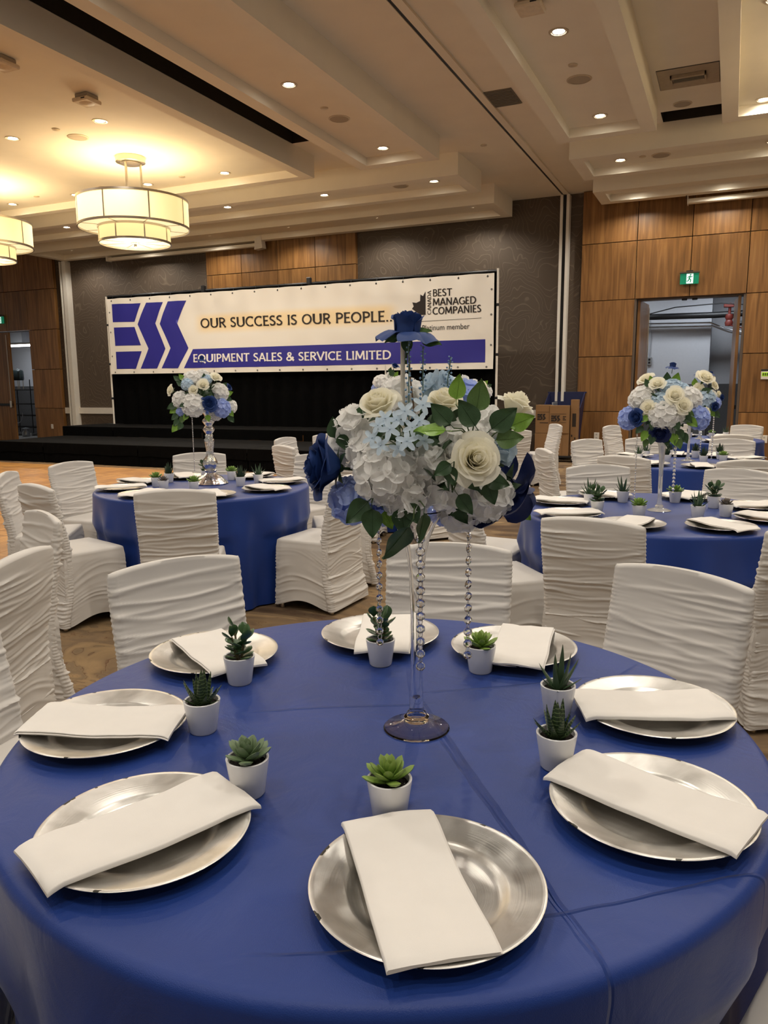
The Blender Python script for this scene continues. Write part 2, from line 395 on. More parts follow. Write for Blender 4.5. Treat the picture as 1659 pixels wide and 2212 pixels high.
tray(-16.13, -4.16, 14.17, 15.45); tray(-2.40, 8.5, 14.2, 15.2)
# partition track along the ceiling and its pocket posts on the wall
def trim(n, *boxes, m=(M_white, M_black)):
    b = MB()
    for bx, mi in boxes: b.box(*bx, mi=mi)
    return struct(b.build('trim_%d' % n, list(m), smooth=False))
trim(1, ((-3.27, -3.19, -4, 15.45, 5.055, 5.09), 0), ((-3.19, -3.155, -4, 15.45, 5.065, 5.09), 1), ((-3.155, -3.06, -4, 15.45, 5.06, 5.09), 0), m=(M_ceil, M_black))
trim(2, ((-3.215, -3.165, 15.44, 15.62, 0, 5.06), 0), ((-3.165, -3.095, 15.5, 15.62, 0, 5.06), 1), ((-3.095, -3.04, 15.44, 15.62, 0, 5.06), 0))
trim(3, ((-16.35, -16.325, 15.44, 15.62, 0, 4.76), 0), ((-16.325, -16.26, 15.5, 15.62, 0, 4.76), 1), ((-16.26, -16.13, 15.44, 15.62, 0, 4.76), 0))
# white chair rail on the brown walls
trim(4, ((-16.65, -16.35, 15.57, 15.62, .79, .95), 0), ((-16.13, -11.67, 15.57, 15.62, .79, .95), 0))
trim(5, ((-7.66, -3.215, 15.57, 15.62, .79, .95), 0))

# back wall: brown wallcovering with openings, walnut panels stand proud of it
JZ = [.0, .93, 1.99, 3.05, 4.11, 5.085]
wb = MB()
DL, DR = (-19.37, -17.71), (-1.77, .145)
for x0, x1, z0 in ((-22, DL[0], 0), (DL[0], DL[1], 3.05), (DL[1], DR[0], 0), (DR[0], DR[1], 3.05), (DR[1], 9, 0)):
    wb.box(x0, x1, 15.62, 15.85, z0, 5.1)
wall = struct(wb.build('wall_back', M_paper, smooth=False))
def panels(cols, yf=YW, z0skip=None):
    for i in range(len(cols)-1):
        for k in range(5):
            if z0skip and (cols[i], k) in z0skip: continue
            g = .006
            o = MB().bbox(-(cols[i+1]-cols[i])/2+g, (cols[i+1]-cols[i])/2-g, 0, .10, 0, JZ[k+1]-JZ[k]-2*g, .003).build('panel', M_wood, wall, ((cols[i]+cols[i+1])/2, yf, JZ[k]+g), smooth=False)
panels([-20.5, -19.37, -18.54, -17.71, -16.65], z0skip={(-19.37, 0), (-19.37, 1), (-19.37, 2), (-18.54, 0), (-18.54, 1), (-18.54, 2)})
panels([-11.67, -10.66, -9.67, -8.68, -7.66], YW+.02)
panels([-2.79, -1.77, -.81, .145, 1.12, 2.1], z0skip={(-1.77, 0), (-1.77, 1), (-1.77, 2), (-.81, 0), (-.81, 1), (-.81, 2)})
# dark joint backing behind the panels
M_joint = mat('dark_joint', (.02, .012, .007, 1), .8)
for x0, x1, z0, y in ((-20.5, -19.37, 0, 15.6), (-19.37, -17.71, 3.056, 15.6), (-17.71, -16.65, 0, 15.6), (-11.67, -7.66, 0, 15.618), (-2.79, -1.77, 0, 15.6), (-1.77, .145, 3.056, 15.6), (.145, 2.1, 0, 15.6)):
    MB().box(x0+.01, x1-.01, y-.02, y+.015, z0, 5.08).build('joint_backing', M_joint, wall, smooth=False)

# service corridor seen through both doorways
M_cgrey = mat('corridor_paint', srgb(196, 198, 204), .7, var=.02)
M_cdark = mat('corridor_dado', srgb(92, 92, 94), .7, var=.05)
M_cfloor = mat('corridor_concrete', srgb(120, 118, 115), .8, var=.1)
struct(MB().box(-1.9, 2.6, 15.86, 20, 0, .004).build('floor_corridor', M_cfloor, smooth=False))
struct(MB().box(-25.5, -17, 15.86, 20, 0, .004).build('floor_service_room', M_cfloor, smooth=False))
b = MB()
b.box(-4, -.48, 18.5, 19.6, 1.45, 4.2, 0); b.box(-4, -.48, 18.49, 19.6, 0, 1.45, 1)
b.box(-.48, 3.4, 19.2, 19.6, 1.45, 4.2, 0); b.box(-.48, 3.4, 19.19, 19.6, 0, 1.45, 1)
b.box(-4, 3.4, 15.86, 19.6, 3.62, 3.7, 0); b.box(-4.1, -4, 15.86, 19.6, 0, 3.7, 0); b.box(3.4, 3.5, 15.86, 19.6, 0, 3.7, 0)
struct(b.build('wall_corridor', [M_cgrey, M_cdark], smooth=False))
b = MB()
b.box(-25.5, -17, 18.5, 19, 1.55, 4.2, 0); b.box(-25.5, -17, 18.49, 19, 0, 1.55, 1); b.box(-25.5, -17, 15.86, 19, 3.5, 3.6, 0); b.box(-17.1, -17, 15.86, 19, 0, 3.6, 0); b.box(-25.6, -25.5, 15.86, 19, 0, 3.6, 0)
b.box(-22.4, -20.9, 18.0, 18.5, 2.95, 3.5, 0)
struct(b.build('wall_service_room', [M_cgrey, M_cdark], smooth=False))

# doors
M_leafgrey = mat('door_edge_grey', srgb(92, 78, 66), .5, var=.03)
def leaf(n, x, y, rz, w_, rod=True, label=None):
    t = thing('door_%d' % n, None, None, (x, y, .01), rz); t['kind'] = 'structure'
    MB().bbox(0, w_, -.025, .025, 0, 3.02, .003).build('door_leaf', M_wood, t, smooth=False)
    MB().bbox(.06, w_-.04, -.055, -.03, .98, 1.05, .006).build('panic_bar', M_black, t)
    MB().bbox(w_-.13, w_-.05, -.075, -.03, .93, 1.13, .008).build('latch_case', M_chrome, t)
    MB().tube([(w_-.09, -.05, 1.13), (w_-.09, -.05, 2.95)], .009, 8).build('vertical_rod', M_chrome, t)
    return t
leaf(1, DL[0]+.01, 15.56, 0, .82)
leaf(2, DL[1]-.01, 15.9, R(82), .82)
leaf(3, DR[0]+.075, 15.60, R(86), .93)
leaf(4, DR[1]-.10, 15.60, R(94), .93)
# metal frame around right doorway
struct(MB().box(-1.775, -1.735, 15.52, 15.86, 0, 3.05).box(.105, .15, 15.52, 15.86, 0, 3.05).box(-1.735, .105, 15.6, 15.86, 3.03, 3.06).build('trim_6', M_leafgrey, smooth=False))
for n, x in ((1, -.90), (2, -.72)):
    tag(MB().lathe([(0, 0), (.045, 0), (.05, .02), (.05, .03), (0, .03)], 20, (x, 15.7, 3.0)).build('door_holder', M_black), 'small black door stop under the door head, '+('left' if n == 1 else 'right')+' one of the pair', 'door stop')

# corridor lamps and services
M_tube = mat('fluorescent_tube', (1, 1, 1, 1), .5, emit=(.93, .97, 1), estr=9)
def area(name, loc, sx, sy, wt, col, rot=(0, 0, 0)):
    l = bpy.data.lights.new(name, 'AREA'); l.shape = 'RECTANGLE'; l.size = sx; l.size_y = sy; l.energy = wt; l.color = col
    o = bpy.data.objects.new(name, l); C.objects.link(o); o.location = loc; o.rotation_euler = rot; return o
area('corridor_light', (-.3, 17.3, 3.55), 1.2, .3, CORR_W, CORR_COL); area('corridor_light', (-2.6, 17.0, 3.55), 1.2, .3, CORR_W*.6, CORR_COL)
area('service_light', (-20.3, 17.3, 2.74), 1.4, .1, CORR_W*.45, CORR_COL)
t = thing('fluorescent_fixture', 'bright tube light hanging in the service room behind the left doorway', 'ceiling light', (-20.3, 17.4, 2.80))
MB().bbox(-1.0, 1.0, -.07, .07, .03, .08, .01).build('housing', M_white, t)
MB().tube([(-.97, 0, 0), (.97, 0, 0)], .035, 10).build('lamp_tube', M_tube, t)
for s in (-.8, .8): MB().tube([(s, 0, .08), (s, 0, .6)], .005, 6).build('hanger', M_black, t)
t = thing('corridor_light_fixture', 'white wraparound light on the corridor ceiling seen past the left door leaf', 'ceiling light', (-2.35, 17.4, 3.53))
MB().bbox(-.5, .5, -.1, .1, .04, .09, .01).build('housing', M_white, t); MB().bbox(-.48, .48, -.08, .08, -.02, .04, .02).build('diffuser', M_tube, t)
M_red = mat('red_pipe_paint', srgb(98, 34, 26), .5)
M_cond = mat('galvanised_conduit', (.5, .52, .55, 1), .4, .8)
tag(MB().tube([(-3.5, 18.1, 2.93), (-.4, 18.1, 2.90), (3, 18.1, 2.98)], .065, 12).build('insulated_pipe', M_black), 'thick black insulated pipe under the corridor ceiling', 'pipe')
tag(MB().tube([(.05, 18.0, 2.70), (3, 18.0, 2.72)], .05, 12).build('pipe_stub', M_black), 'short black pipe on the red valve, lower right in the corridor', 'pipe')
tag(MB().tube([(-3.5, 18.3, 2.82), (-.5, 18.3, 2.76), (-.2, 18.3, 2.62), (.1, 18.3, 2.55), (2.5, 18.3, 2.55)], .016, 8).build('conduit', M_cond), 'upper grey conduit crossing the corridor wall and dropping right', 'conduit')
tag(MB().tube([(-3.5, 18.35, 2.74), (-.45, 18.35, 2.69), (-.12, 18.35, 2.55), (.2, 18.35, 2.48), (2.5, 18.35, 2.48)], .016, 8).build('conduit', M_cond), 'lower grey conduit crossing the corridor wall and dropping right', 'conduit')
tag(MB().tube([(-1.78, 17.9, 2.95), (-1.2, 17.9, 3.08), (-.3, 17.9, 3.12), (.6, 17.9, 3.02)], .012, 6).build('cable', M_black), 'thin black cable sagging above the insulated pipe', 'cable')
t = thing('sprinkler_valve', 'red sprinkler valve hanging from the corridor pipes', 'valve', (-.13, 18.05, 2.78))
MB().lathe([(0, -.13), (.07, -.12), (.085, -.05), (.06, 0), (.085, .05), (.07, .12), (0, .13)], 16).build('valve_body', M_red, t)
MB().tube([(0, 0, .1), (0, 0, .35)], .03, 10).bbox(-.12, .08, -.05, .05, .26, .34, .01).build('riser', M_red, t)
MB().tube([(-.02, -.05, -.1), (.5, -.05, -.24)], .013, 6).build('drain_line', M_red, t)
t = thing('junction_box', 'grey wall outlet with a conduit drop inside the right doorway', 'outlet', (-1.73, 18.47, 1.97))
MB().bbox(-.05, .05, -.03, .02, -.09, .09, .005).build('box', M_cond, t); MB().bbox(-.022, .022, -.036, -.03, .01, .055, .002).bbox(-.022, .022, -.036, -.03, -.055, -.01, .002).build('socket', M_black, t)
MB().tube([(0, 0, .09), (.01, 0, .5), (-.02, 0, .9)], .01, 6).build('conduit_drop', M_cond, t)
# cart and urn in the service room
t = thing('utility_cart', 'black wire shelving cart on casters in the left doorway', 'cart', (-20.45, 17.55, 0))
for k, z in enumerate((.25, .62, .98, 1.42)): MB().bbox(-.62, .55, -.25, .25, z, z+.03, .004).build('shelf', M_black, t)
for x in (-.6, .52):
    for y in (-.23, .23): MB().tube([(x, y, .1), (x, y, 1.75 if y < 0 else 1.45)], .014, 8).build('post', M_black, t)
for x in (-.5, .42): MB().lathe([(0, -.05), (.05, -.045), (.05, .045), (0, .05)], 14, M=Matrix.Translation((x, -.2, .05)) @ Matrix.Rotation(R(90), 4, 'X')).build('caster', M_cond, t)
t = thing('coffee_urn', 'dark coffee urn standing on the cart in the left doorway', 'urn', (-20.62, 17.5, 1.452))
M_urn = mat('urn_dark', (.02, .028, .028, 1), .3)
MB().lathe([(0, .28), (.15, .28), (.17, .32), (.17, .56), (.14, .60), (.03, .62), (0, .66)], 20).build('tank', M_urn, t)
for a in range(4): MB().tube([(.13*math.cos(a*1.57+.7), .13*math.sin(a*1.57+.7), .3), (.13*math.cos(a*1.57+.7), .13*math.sin(a*1.57+.7), 0)], .012, 6).build('leg', M_chrome, t)
MB().tube([(.16, -.1, .62), (.22, -.12, .58), (.22, -.12, .35)], .02, 8).build('spout', M_urn, t)
o = MB().tube([(-20.5+.25*math.cos(a*.35), 17.24, .72-.32*math.sin(a*.35)) for a in range(10)], .012, 6).build('hose', M_cond)
tag(o, 'grey hose looped over the cart shelf in the left doorway', 'hose')
tag(MB().lathe([(0, 0), (.09, 0), (.11, .05), (.1, .14), (.05, .2), (.05, .24), (.12, .26), (0, .28)], 16, (-19.9, 17.0, .004)).build('floor_bucket', M_cond), 'small grey metal canister on the floor inside the left doorway', 'canister')

# ---------------------------------------------------------------- downlights and ceiling devices
M_lens = mat('downlight_lens', (1, 1, 1, 1), .5, emit=(1, .93, .80), estr=LENS_E)
M_ring = mat('downlight_trim', srgb(205, 190, 165), .35, .3)
M_spk = mat('speaker_grille', srgb(168, 155, 135), .8, var=.1, nscale=300)
m_ring = MB().lathe([(.098, .003), (.098, -.006), (.075, -.008), (.070, .004)], 28).mesh('trim_ring', M_ring)
m_lens = MB().lathe([(.072, .003), (.05, -.002), (0, -.004)], 24).mesh('lens', M_lens)
spot = bpy.data.lights.new('downlight_lamp', 'SPOT'); spot.energy = SPOT_W; spot.color = SPOT_COL; spot.spot_size = R(150); spot.spot_blend = .55; spot.shadow_soft_size = .06
def downlight(x, y, label, z=ZR, vis=True):
    t = thing('recessed_downlight', label, 'ceiling light', (x, y, z), group='recessed downlights'); t['kind'] = 'thing'
    put(m_ring, 'trim_ring', t); put(m_lens, 'lens', t)
    l = bpy.data.objects.new('downlight_lamp', spot); C.objects.link(l); l.parent = t; l.location = (0, 0, -.012)
    return t
ordn = ['first', 'second', 'third', 'fourth', 'fifth', 'sixth', 'seventh', 'eighth']
def row(xs, y, where, frm):
    for i, x in enumerate(xs): downlight(x, y, 'recessed downlight in the %s, %s from the %s' % (where, ordn[i], frm))
for x, nm in ((-1.75, 'narrow coffer right of the ceiling track'), (-4.82, 'narrow coffer left of the ceiling track')):
    for i, y in enumerate((10.7, 8.1, 5.4, 2.7, 0, -2.7)): downlight(x, y, 'downlight in the %s, %s from its stage end' % (nm, ordn[i]))
for x, nm in ((-7.65, 'right of the nearer chandelier'), (-9.23, 'left of the nearer chandelier'), (-10.87, 'right of the far left chandelier'), (-12.45, 'left of the far left chandelier')):
    for i, y in enumerate((10.77, 8.08, 5.4, 2.7)): downlight(x, y, 'recessed downlight %s, %s from the stage end' % (nm, ordn[i]))
row([-4.79, -6.9, -9.01, -11.1, -13.17], 12.73, 'middle cross coffer over the stage', 'ceiling track')
row([-4.78, -6.83, -8.95, -11.03, -13.1, -15.24], 14.78, 'coffer against the stage wall', 'ceiling track')
row([-1.77, .33, 2.4, 4.5], 12.85, 'cross coffer on the right side', 'ceiling track')
row([-1.76, -.32, 1.8, 3.9], 14.76, 'coffer above the right doorway', 'ceiling track')
for i, y in enumerate((10.99, 8.3, 5.5, 2.7, 0)):
    downlight(.15, y, 'downlight at the left edge of the wide right coffer, %s from its far end' % ordn[i])
    if i: downlight(2.6, y, 'recessed downlight deep in the wide right coffer, %s from its far end' % ordn[i])
def speaker(x, y, label, z=ZR, r=.14):
    t = thing('ceiling_speaker', label, 'speaker', (x, y, z)); MB().lathe([(r, .002), (r, -.006), (r*.88, -.009)], 28).build('rim', M_ring, t); MB().lathe([(r*.88, -.007), (r*.5, -.010), (0, -.011)], 28).build('grille', M_spk, t)
speaker(-1.78, 9.38, 'round ceiling speaker in the narrow coffer right of the track'); speaker(-4.82, 9.34, 'round ceiling speaker in the narrow coffer left of the track')
speaker(-8.39, 8.43, 'round ceiling speaker in the chandelier coffer'); speaker(-1.18, 12.85, 'round ceiling speaker in the cross coffer on the right')
speaker(-5.42, 12.77, 'round ceiling speaker in the cross coffer over the stage'); speaker(-.81, 11.4, 'round ceiling speaker in the gap beside the air vent', 5.09, .12)
def dot(x, y, label, z=ZR): tag(MB().lathe([(.05, .002), (.05, -.01), (.04, -.014), (0, -.015)], 18, (x, y, z)).build('sprinkler_cover', M_ring), label, 'sprinkler')
dot(-1.77, 8.95, 'small round sprinkler cap beside the speaker, narrow right coffer'); dot(-4.81, 8.92, 'small round sprinkler cap beside the speaker, narrow left coffer')
dot(-8.4, 8.06, 'small round sprinkler cap between two downlights in the chandelier coffer'); dot(-8.41, 10.65, 'small round sprinkler cap right of the nearer chandelier'); dot(-11.57, 10.54, 'small round sprinkler cap near the far chandelier')
dot(-1.44, 12.8, 'small round sprinkler cap in the cross coffer on the right'); dot(-3.68, 11.93, 'small round sprinkler cap on the flat ceiling left of the track', 5.09)
dot(-5.0, 14.8, 'small round sprinkler cap in the coffer against the stage wall')
M_det = mat('detector_plastic', srgb(208, 190, 162), .5)
def detector(x, y, label, s=.12):
    t = thing('smoke_detector', label, 'detector', (x, y, ZR), R(0))
    MB().bbox(-s*.8, s*.8, -s*.8, s*.8, -.05, 0, .01).build('mounting_base', mat('detector_grey', srgb(160, 146, 124), .6), t)
    MB().bbox(-s, s, -s, s, -.095, -.05, .012).build('housing', M_det, t)
    MB().lathe([(s*.75, -.094), (s*.5, -.105), (0, -.11)], 24).build('dome', M_det, t)
    MB().bbox(s*.2, s*.7, -s-.002, -s+.01, -.08, -.065, .002).build('indicator', M_black, t)
detector(-7.13, 7.34, 'square white ceiling detector nearer the chandelier'); detector(-7.14, 6.2, 'square white ceiling detector at the left picture edge')
detector(-1.85, 7.35, 'square white ceiling detector at the top edge in the narrow right coffer')
t = thing('smoke_alarm', 'small round smoke alarm beside the nearer chandelier', 'detector', (-10.05, 10.6, ZR))
MB().lathe([(.06, 0), (.075, -.02), (.06, -.05), (.04, -.07), (0, -.075)], 20).build('housing', M_det, t); MB().lathe([(.09, 0), (.09, -.012), (0, -.013)], 20).build('mounting_base', M_det, t)
M_vent = mat('vent_grey', srgb(112, 106, 94), .6, var=.08, nscale=200)
t = thing('return_vent', 'square grey return vent beside the ceiling track', 'vent', (-2.885, 10.16, 5.09))
MB().bbox(-.18, .18, -.28, .28, -.012, 0, .003).build('frame', M_vent, t)
for k in range(12): MB().box(-.165, .165, -.26+k*.045, -.235+k*.045, -.02, -.006).build('slat', M_vent, t, smooth=False)
M_beige = mat('vent_beige', srgb(165, 150, 128), .6)
t = thing('air_diffuser', 'rectangular supply air diffuser in the gap right of the narrow coffer', 'vent', (-.69, 10.46, 5.09))
MB().bbox(-.34, .34, -.32, .32, -.012, 0, .003).build('plate', M_beige, t); MB().box(-.345, .345, -.325, .325, -.006, 0).build('shadow_gap', M_black, t, smooth=False)
MB().bbox(-.20, .20, -.14, -.10, -.05, -.012, .003).bbox(-.20, .20, .08, .12, -.03, -.012, .003).bbox(-.2, -.18, -.14, .1, -.05, -.012, .003).bbox(.18, .2, -.14, .1, -.05, -.012, .003).build('frame', M_beige, t)
for k in range(5): MB().box(-.17, .17, -.09+k*.034, -.07+k*.034, -.03, -.013).build('slat', M_vent, t, smooth=False)
# projection screen cases along the wall-side lips
t = thing('projector_screen_case', 'long white screen case under the ceiling above the right doorway', 'screen case', (-.9, 15.26, 4.655))
MB().bbox(0, 4.0, -.06, .06, -.03, .05, .01).build('case', M_ceil, t); MB().bbox(-.012, 0, -.12, .08, -.045, .09, .003).build('end_bracket', M_white, t); MB().tube([(-.03, -.13, .03), (-.03, -.13, .2)], .006, 6).build('hook', M_black, t)
t = thing('projector_screen_case', 'long white screen case under the ceiling over the stage', 'screen case', (-14.5, 15.34, 4.655))
MB().bbox(0, 4.4, -.06, .06, -.03, .05, .01).build('case', M_ceil, t); MB().prism([(4.4, -.1), (4.62, -.08), (4.58, .2), (4.42, .14)], -.1, .06).build('end_bracket', M_white, t); MB().bbox(-.012, 0, -.12, .08, -.045, .09, .003).build('end_cap', M_white, t)

# ---------------------------------------------------------------- chandeliers
M_shade = mat('lamp_shade', (.85, .72, .45, 1), .7, var=.03, nscale=4, emit=srgb(255, 226, 158), estr=SHADE_E)
M_diff = mat('lamp_diffuser', (.9, .8, .6, 1), .7, var=.02, emit=srgb(255, 238, 190), estr=SHADE_E*.95)
def chandelier(x, y, label):
    t = thing('drum_chandelier', label, 'chandelier', (x, y, ZR), R(12))
    MB().lathe([(0, 0), (.215, 0), (.215, -.075), (.20, -.08), (.15, -.082), (.15, -.10), (0, -.10)], 40).build('canopy', M_chrome, t)
    for a in range(3):
        q = a*2.094+.5; MB().tube([(.14*math.cos(q), .14*math.sin(q), -.08), (.14*math.cos(q), .14*math.sin(q), -.68)], .016, 10).build('rod', M_chrome, t)
    for nm, Rr, z0, z1 in (('outer_shade', .81, -.625, -1.015), ('inner_shade', .525, -1.02, -1.235)):
        s = MB().lathe([(Rr-.006, z0), (Rr, z0), (Rr, z1), (Rr-.006, z1), (Rr-.006, z0)], 64).build(nm, M_shade, t)
        for zz in (z0, z1): MB().lathe([(Rr-.008, zz-.016), (Rr+.008, zz-.016), (Rr+.008, zz+.016), (Rr-.008, zz+.016), (Rr-.008, zz-.016)], 64).build('rim_band', M_chrome, s)
        for k in range(8):
            q = k*math.pi/4; M = Matrix.Rotation(q, 4, 'Z')
            MB().box(Rr, Rr+.006, -.009, .009, z1, z0, M=M).build('strap', M_chrome, s, smooth=False)
    for nm, r0_, r1_, zz in (('outer_diffuser', .52, .805, -1.005), ('inner_diffuser', 0, .52, -1.225)):
        d = MB().lathe([(r1_, zz), (max(r0_, .001), zz)], 64).build(nm, M_diff, t)
        for k in range(8):
            M = Matrix.Rotation(k*math.pi/4, 4, 'Z'); MB().box(r0_, r1_, -.005, .005, zz-.007, zz, M=M).build('spoke', M_chrome, d, smooth=False)
    MB().lathe([(.06, -1.225), (.06, -1.24), (.025, -1.25), (.02, -1.275), (.03, -1.29), (.012, -1.31), (0, -1.312)], 20).build('finial', M_chrome, t)
    for zz, e in ((-.80, CHAND_W), (-1.40, CHAND_W*.4)):
        l = bpy.data.lights.new('chandelier_lamp', 'POINT'); l.energy = e; l.color = (1, .85, .62); l.shadow_soft_size = .3
        o = bpy.data.objects.new('chandelier_lamp', l); C.objects.link(o); o.parent = t; o.location = (0, 0, zz)
chandelier(-8.41, 9.46, 'two-tier cream drum chandelier hanging left over the dance floor'); chandelier(1.89, 9.46, 'two-tier drum chandelier of the right coffer, just outside the picture'); chandelier(-11.75, 9.46, 'two-tier drum chandelier cut by the left picture edge')

# ---------------------------------------------------------------- exit signs, wall devices
M_green = mat('exit_green', srgb(0, 110, 78), .4, emit=srgb(0, 140, 100), estr=.35)
M_exw = mat('exit_white', srgb(235, 250, 245), .4, emit=srgb(220, 255, 245), estr=.7)
def exit_sign(x, z, label):
    t = thing('exit_sign', label, 'exit sign', (x, YW-.06, z))
    MB().bbox(-.17, .17, -.03, .03, .095, .125, .005).build('housing', mat('sign_bronze', srgb(96, 84, 70), .4, .6), t)
    MB().bbox(-.06, .06, -.02, .06, .125, .145, .004).build('mount', M_black, t)
    MB().bbox(-.16, .16, -.008, .008, -.095, .095, .002).build('green_plate', M_green, t)
    MB().bbox(-.05, .065, -.012, -.007, -.085, .088, .001).build('white_field', M_exw, t)
    P = MB(); y0, y1 = -.016, -.011
    def st(pts, wd):
        for (a, b_) in zip(pts, pts[1:]):
            d = Vector((b_[0]-a[0], b_[1]-a[1])).normalized()*wd; n = Vector((-d.y, d.x))
            P.prism([(a[0]-d.x*.5+n.x, a[1]-d.y*.5+n.y), (b_[0]+d.x*.5+n.x, b_[1]+d.y*.5+n.y), (b_[0]+d.x*.5-n.x, b_[1]+d.y*.5-n.y), (a[0]-d.x*.5-n.x, a[1]-d.y*.5-n.y)], y0, y1)
    P.prism([(.018+.014*math.cos(k*.785), .066+.014*math.sin(k*.785)) for k in range(8)], y0, y1)
    st([(.012, .042), (-.002, .0)], .011); st([(.01, .04), (.034, .028), (.05, .038)], .006); st([(.008, .042), (-.018, .036), (-.026, .012)], .006)
    st([(-.002, 0), (.024, -.022), (.018, -.062)], .008); st([(-.004, -.002), (-.014, -.036), (-.042, -.044)], .008)
    P.build('running_figure', M_green, t, smooth=False)
    return t
exit_sign(-.82, 3.355, 'green running man exit sign above the right doorway'); exit_sign(-18.72, 3.36, 'green exit sign above the left doorway, cut by the picture edge')
t = thing('wall_controller', 'white and black wall control with lit green display on the right edge', 'wall control', (.57, YW-.01, 1.61))
MB().bbox(-.10, .10, -.03, .01, -.085, .06, .006).build('housing', M_white, t); MB().bbox(-.10, .10, -.032, .01, .06, .095, .004).build('top_band', M_black, t)
MB().bbox(-.085, .085, -.034, -.028, -.03, .04, .002).build('display', mat('lcd_green', srgb(150, 190, 40), .4, emit=srgb(170, 215, 40), estr=.5), t)
for k in range(5): MB().box(-.072+k*.032, -.052+k*.032, -.037, -.033, -.02, .028).build('digit_bar', M_black, t, smooth=False)
def outlet(x, z, w_, h_, label):
    t = thing('wall_outlet', label, 'outlet', (x, YW-.002, z)); MB().bbox(-w_/2, w_/2, -.012, .004, -h_/2, h_/2, .004).build('cover_plate', M_white, t)
    for s in (-1, 1): MB().bbox(-.016, .016, -.015, -.01, s*h_*.22-.016, s*h_*.22+.016, .002).build('socket', mat('socket_ivory', srgb(190, 184, 172), .5), t)
outlet(-17.1, .43, .075, .125, 'white wall outlet on the walnut panel by the left doorway'); outlet(-2.38, .45, .10, .14, 'white outlet plate low on the walnut wall beside the boxes'); outlet(.60, .45, .11, .14, 'white outlet plate low on the walnut wall at the right edge')

# ---------------------------------------------------------------- stage
t = thing('stage_platform', 'low black front stage platform with skirting', 'stage', (0, 0, 0))
SX = [-13.9, -12.5, -10.06, -7.62, -5.18, -4.4]
def skirt(b, x0, x1, y, z0, z1, amp, seed, nv=6, n=60):
    def f(u, v):
        x = x0+.012+(x1-x0-.024)*u; z = z0+(z1-z0)*v
        d = amp*(ridge(x*3.1+seed)**2*.8+.6*nz(x*4, z*3, seed))*(1-.6*v)
        zz = z+(.02*nz(x*2.3, 7, seed) if v == 0 and z0 > .05 else 0)
        return (x, y-abs(d)-.004, zz)
    b.grid(n, nv, f)
for i in range(5):
    MB().bbox(SX[i]+.004, SX[i+1]-.004, 11.1, 12.97, .30, .40, .006).build('deck', M_stage, t, smooth=False)
    b = MB(); skirt(b, SX[i], SX[i+1], 11.085, .0, .24, .03, i*3.3); b.build('lower_skirt', M_blkfab, t)
    b = MB(); skirt(b, SX[i], SX[i+1], 11.06, .20, .395, .022, i*1.7+9); b.build('skirt_valance', M_blkfab, t)
b = MB(); b.grid(20, 5, lambda u, v: (-13.905, 11.1+u*1.85, .39*v)); b.build('side_skirt', M_blkfab, t)
t = thing('rear_stage_platform', 'higher black rear stage platform under the banner', 'stage', (0, 0, 0))
UX = [-14.02, -12.5, -10.06, -7.62, -5.18, -3.9]
for i in range(5):
    MB().bbox(UX[i]+.004, UX[i+1]-.004, 13.0, 14.7, .52, .61, .006).build('deck', M_stage, t, smooth=False)
    b = MB(); skirt(b, UX[i], UX[i+1], 12.995, .40, .605, .014, i*2.3+5); b.build('lower_skirt', M_blkfab, t)
b = MB(); b.grid(20, 5, lambda u, v: (-14.025, 13.0+u*1.7, .6*v)); b.build('side_skirt', M_blkfab, t)

# ---------------------------------------------------------------- banner on its pipe-and-drape frame
BY = 13.97
t = thing('drape_stand', 'white pipe stand with black drape behind the banner', 'stand', (0, 0, 0))
for x in (-13.43, -4.02):
    MB().tube([(x, BY+.05, .61), (x, BY+.05, 3.57)], .022, 10).build('upright', M_white, t); MB().bbox(x-.2, x+.2, BY-.05, BY+.25, .61, .622, .003).build('base_plate', M_black, t)
    for z in (1.2, 2.0, 2.9): MB().lathe([(.024, z), (.034, z+.01), (.034, z+.04), (.024, z+.05)], 10, (x, BY+.05, 0)).build('coupler', M_black, t)
MB().tube([(-13.45, BY+.08, 3.57), (-4.0, BY+.08, 3.53)], .02, 8).build('crossbar', M_black, t)
for x in (-10.65, -8.0): MB().bbox(x-.04, x+.05, BY+.02, BY+.1, 3.52, 3.66, .01).build('clamp', M_black, t)
def drape(u, v):
    x = -13.44+9.4*u; z = .615+(3.60-.615)*v-.04*u*v
    return (x, BY+.12+.035*math.sin(x*17+1.5*nz(x*1.3))*(1-.5*v), z)
MB().grid(420, 8, drape).build('black_drape', M_blkfab, t)
BX0, BX1 = -13.36, -4.07
def ztop(x): return 3.505-.02*(x-BX0)/(BX1-BX0)
def zbot(x): return 1.79-.03*(x-BX0)/(BX1-BX0)
GR = [BX0+.13+i*(BX1-BX0-.26)/16 for i in range(17)]
def bdisp(x, z):
    g = (BX1-BX0-.26)/16; u = ((x-GR[0])/g) % 1.0; v = (z-1.78)/1.72
    sag = .05*math.sin(math.pi*u)**2*max(0, v)**4+.02*abs(math.sin(math.pi*u))*max(0, 1-v)**4
    return -(sag+.018*nz(x*.8, z*.9, 4)+.010*nz(x*2.1+z*1.4, z*2.4-x*.6, 9)+.006*ridge(x*.35+z*.5+nz(x*.4, z*.6, 2))**6)
M_ban = mat('banner_vinyl', srgb(232, 226, 214), .5, var=.02, nscale=3)
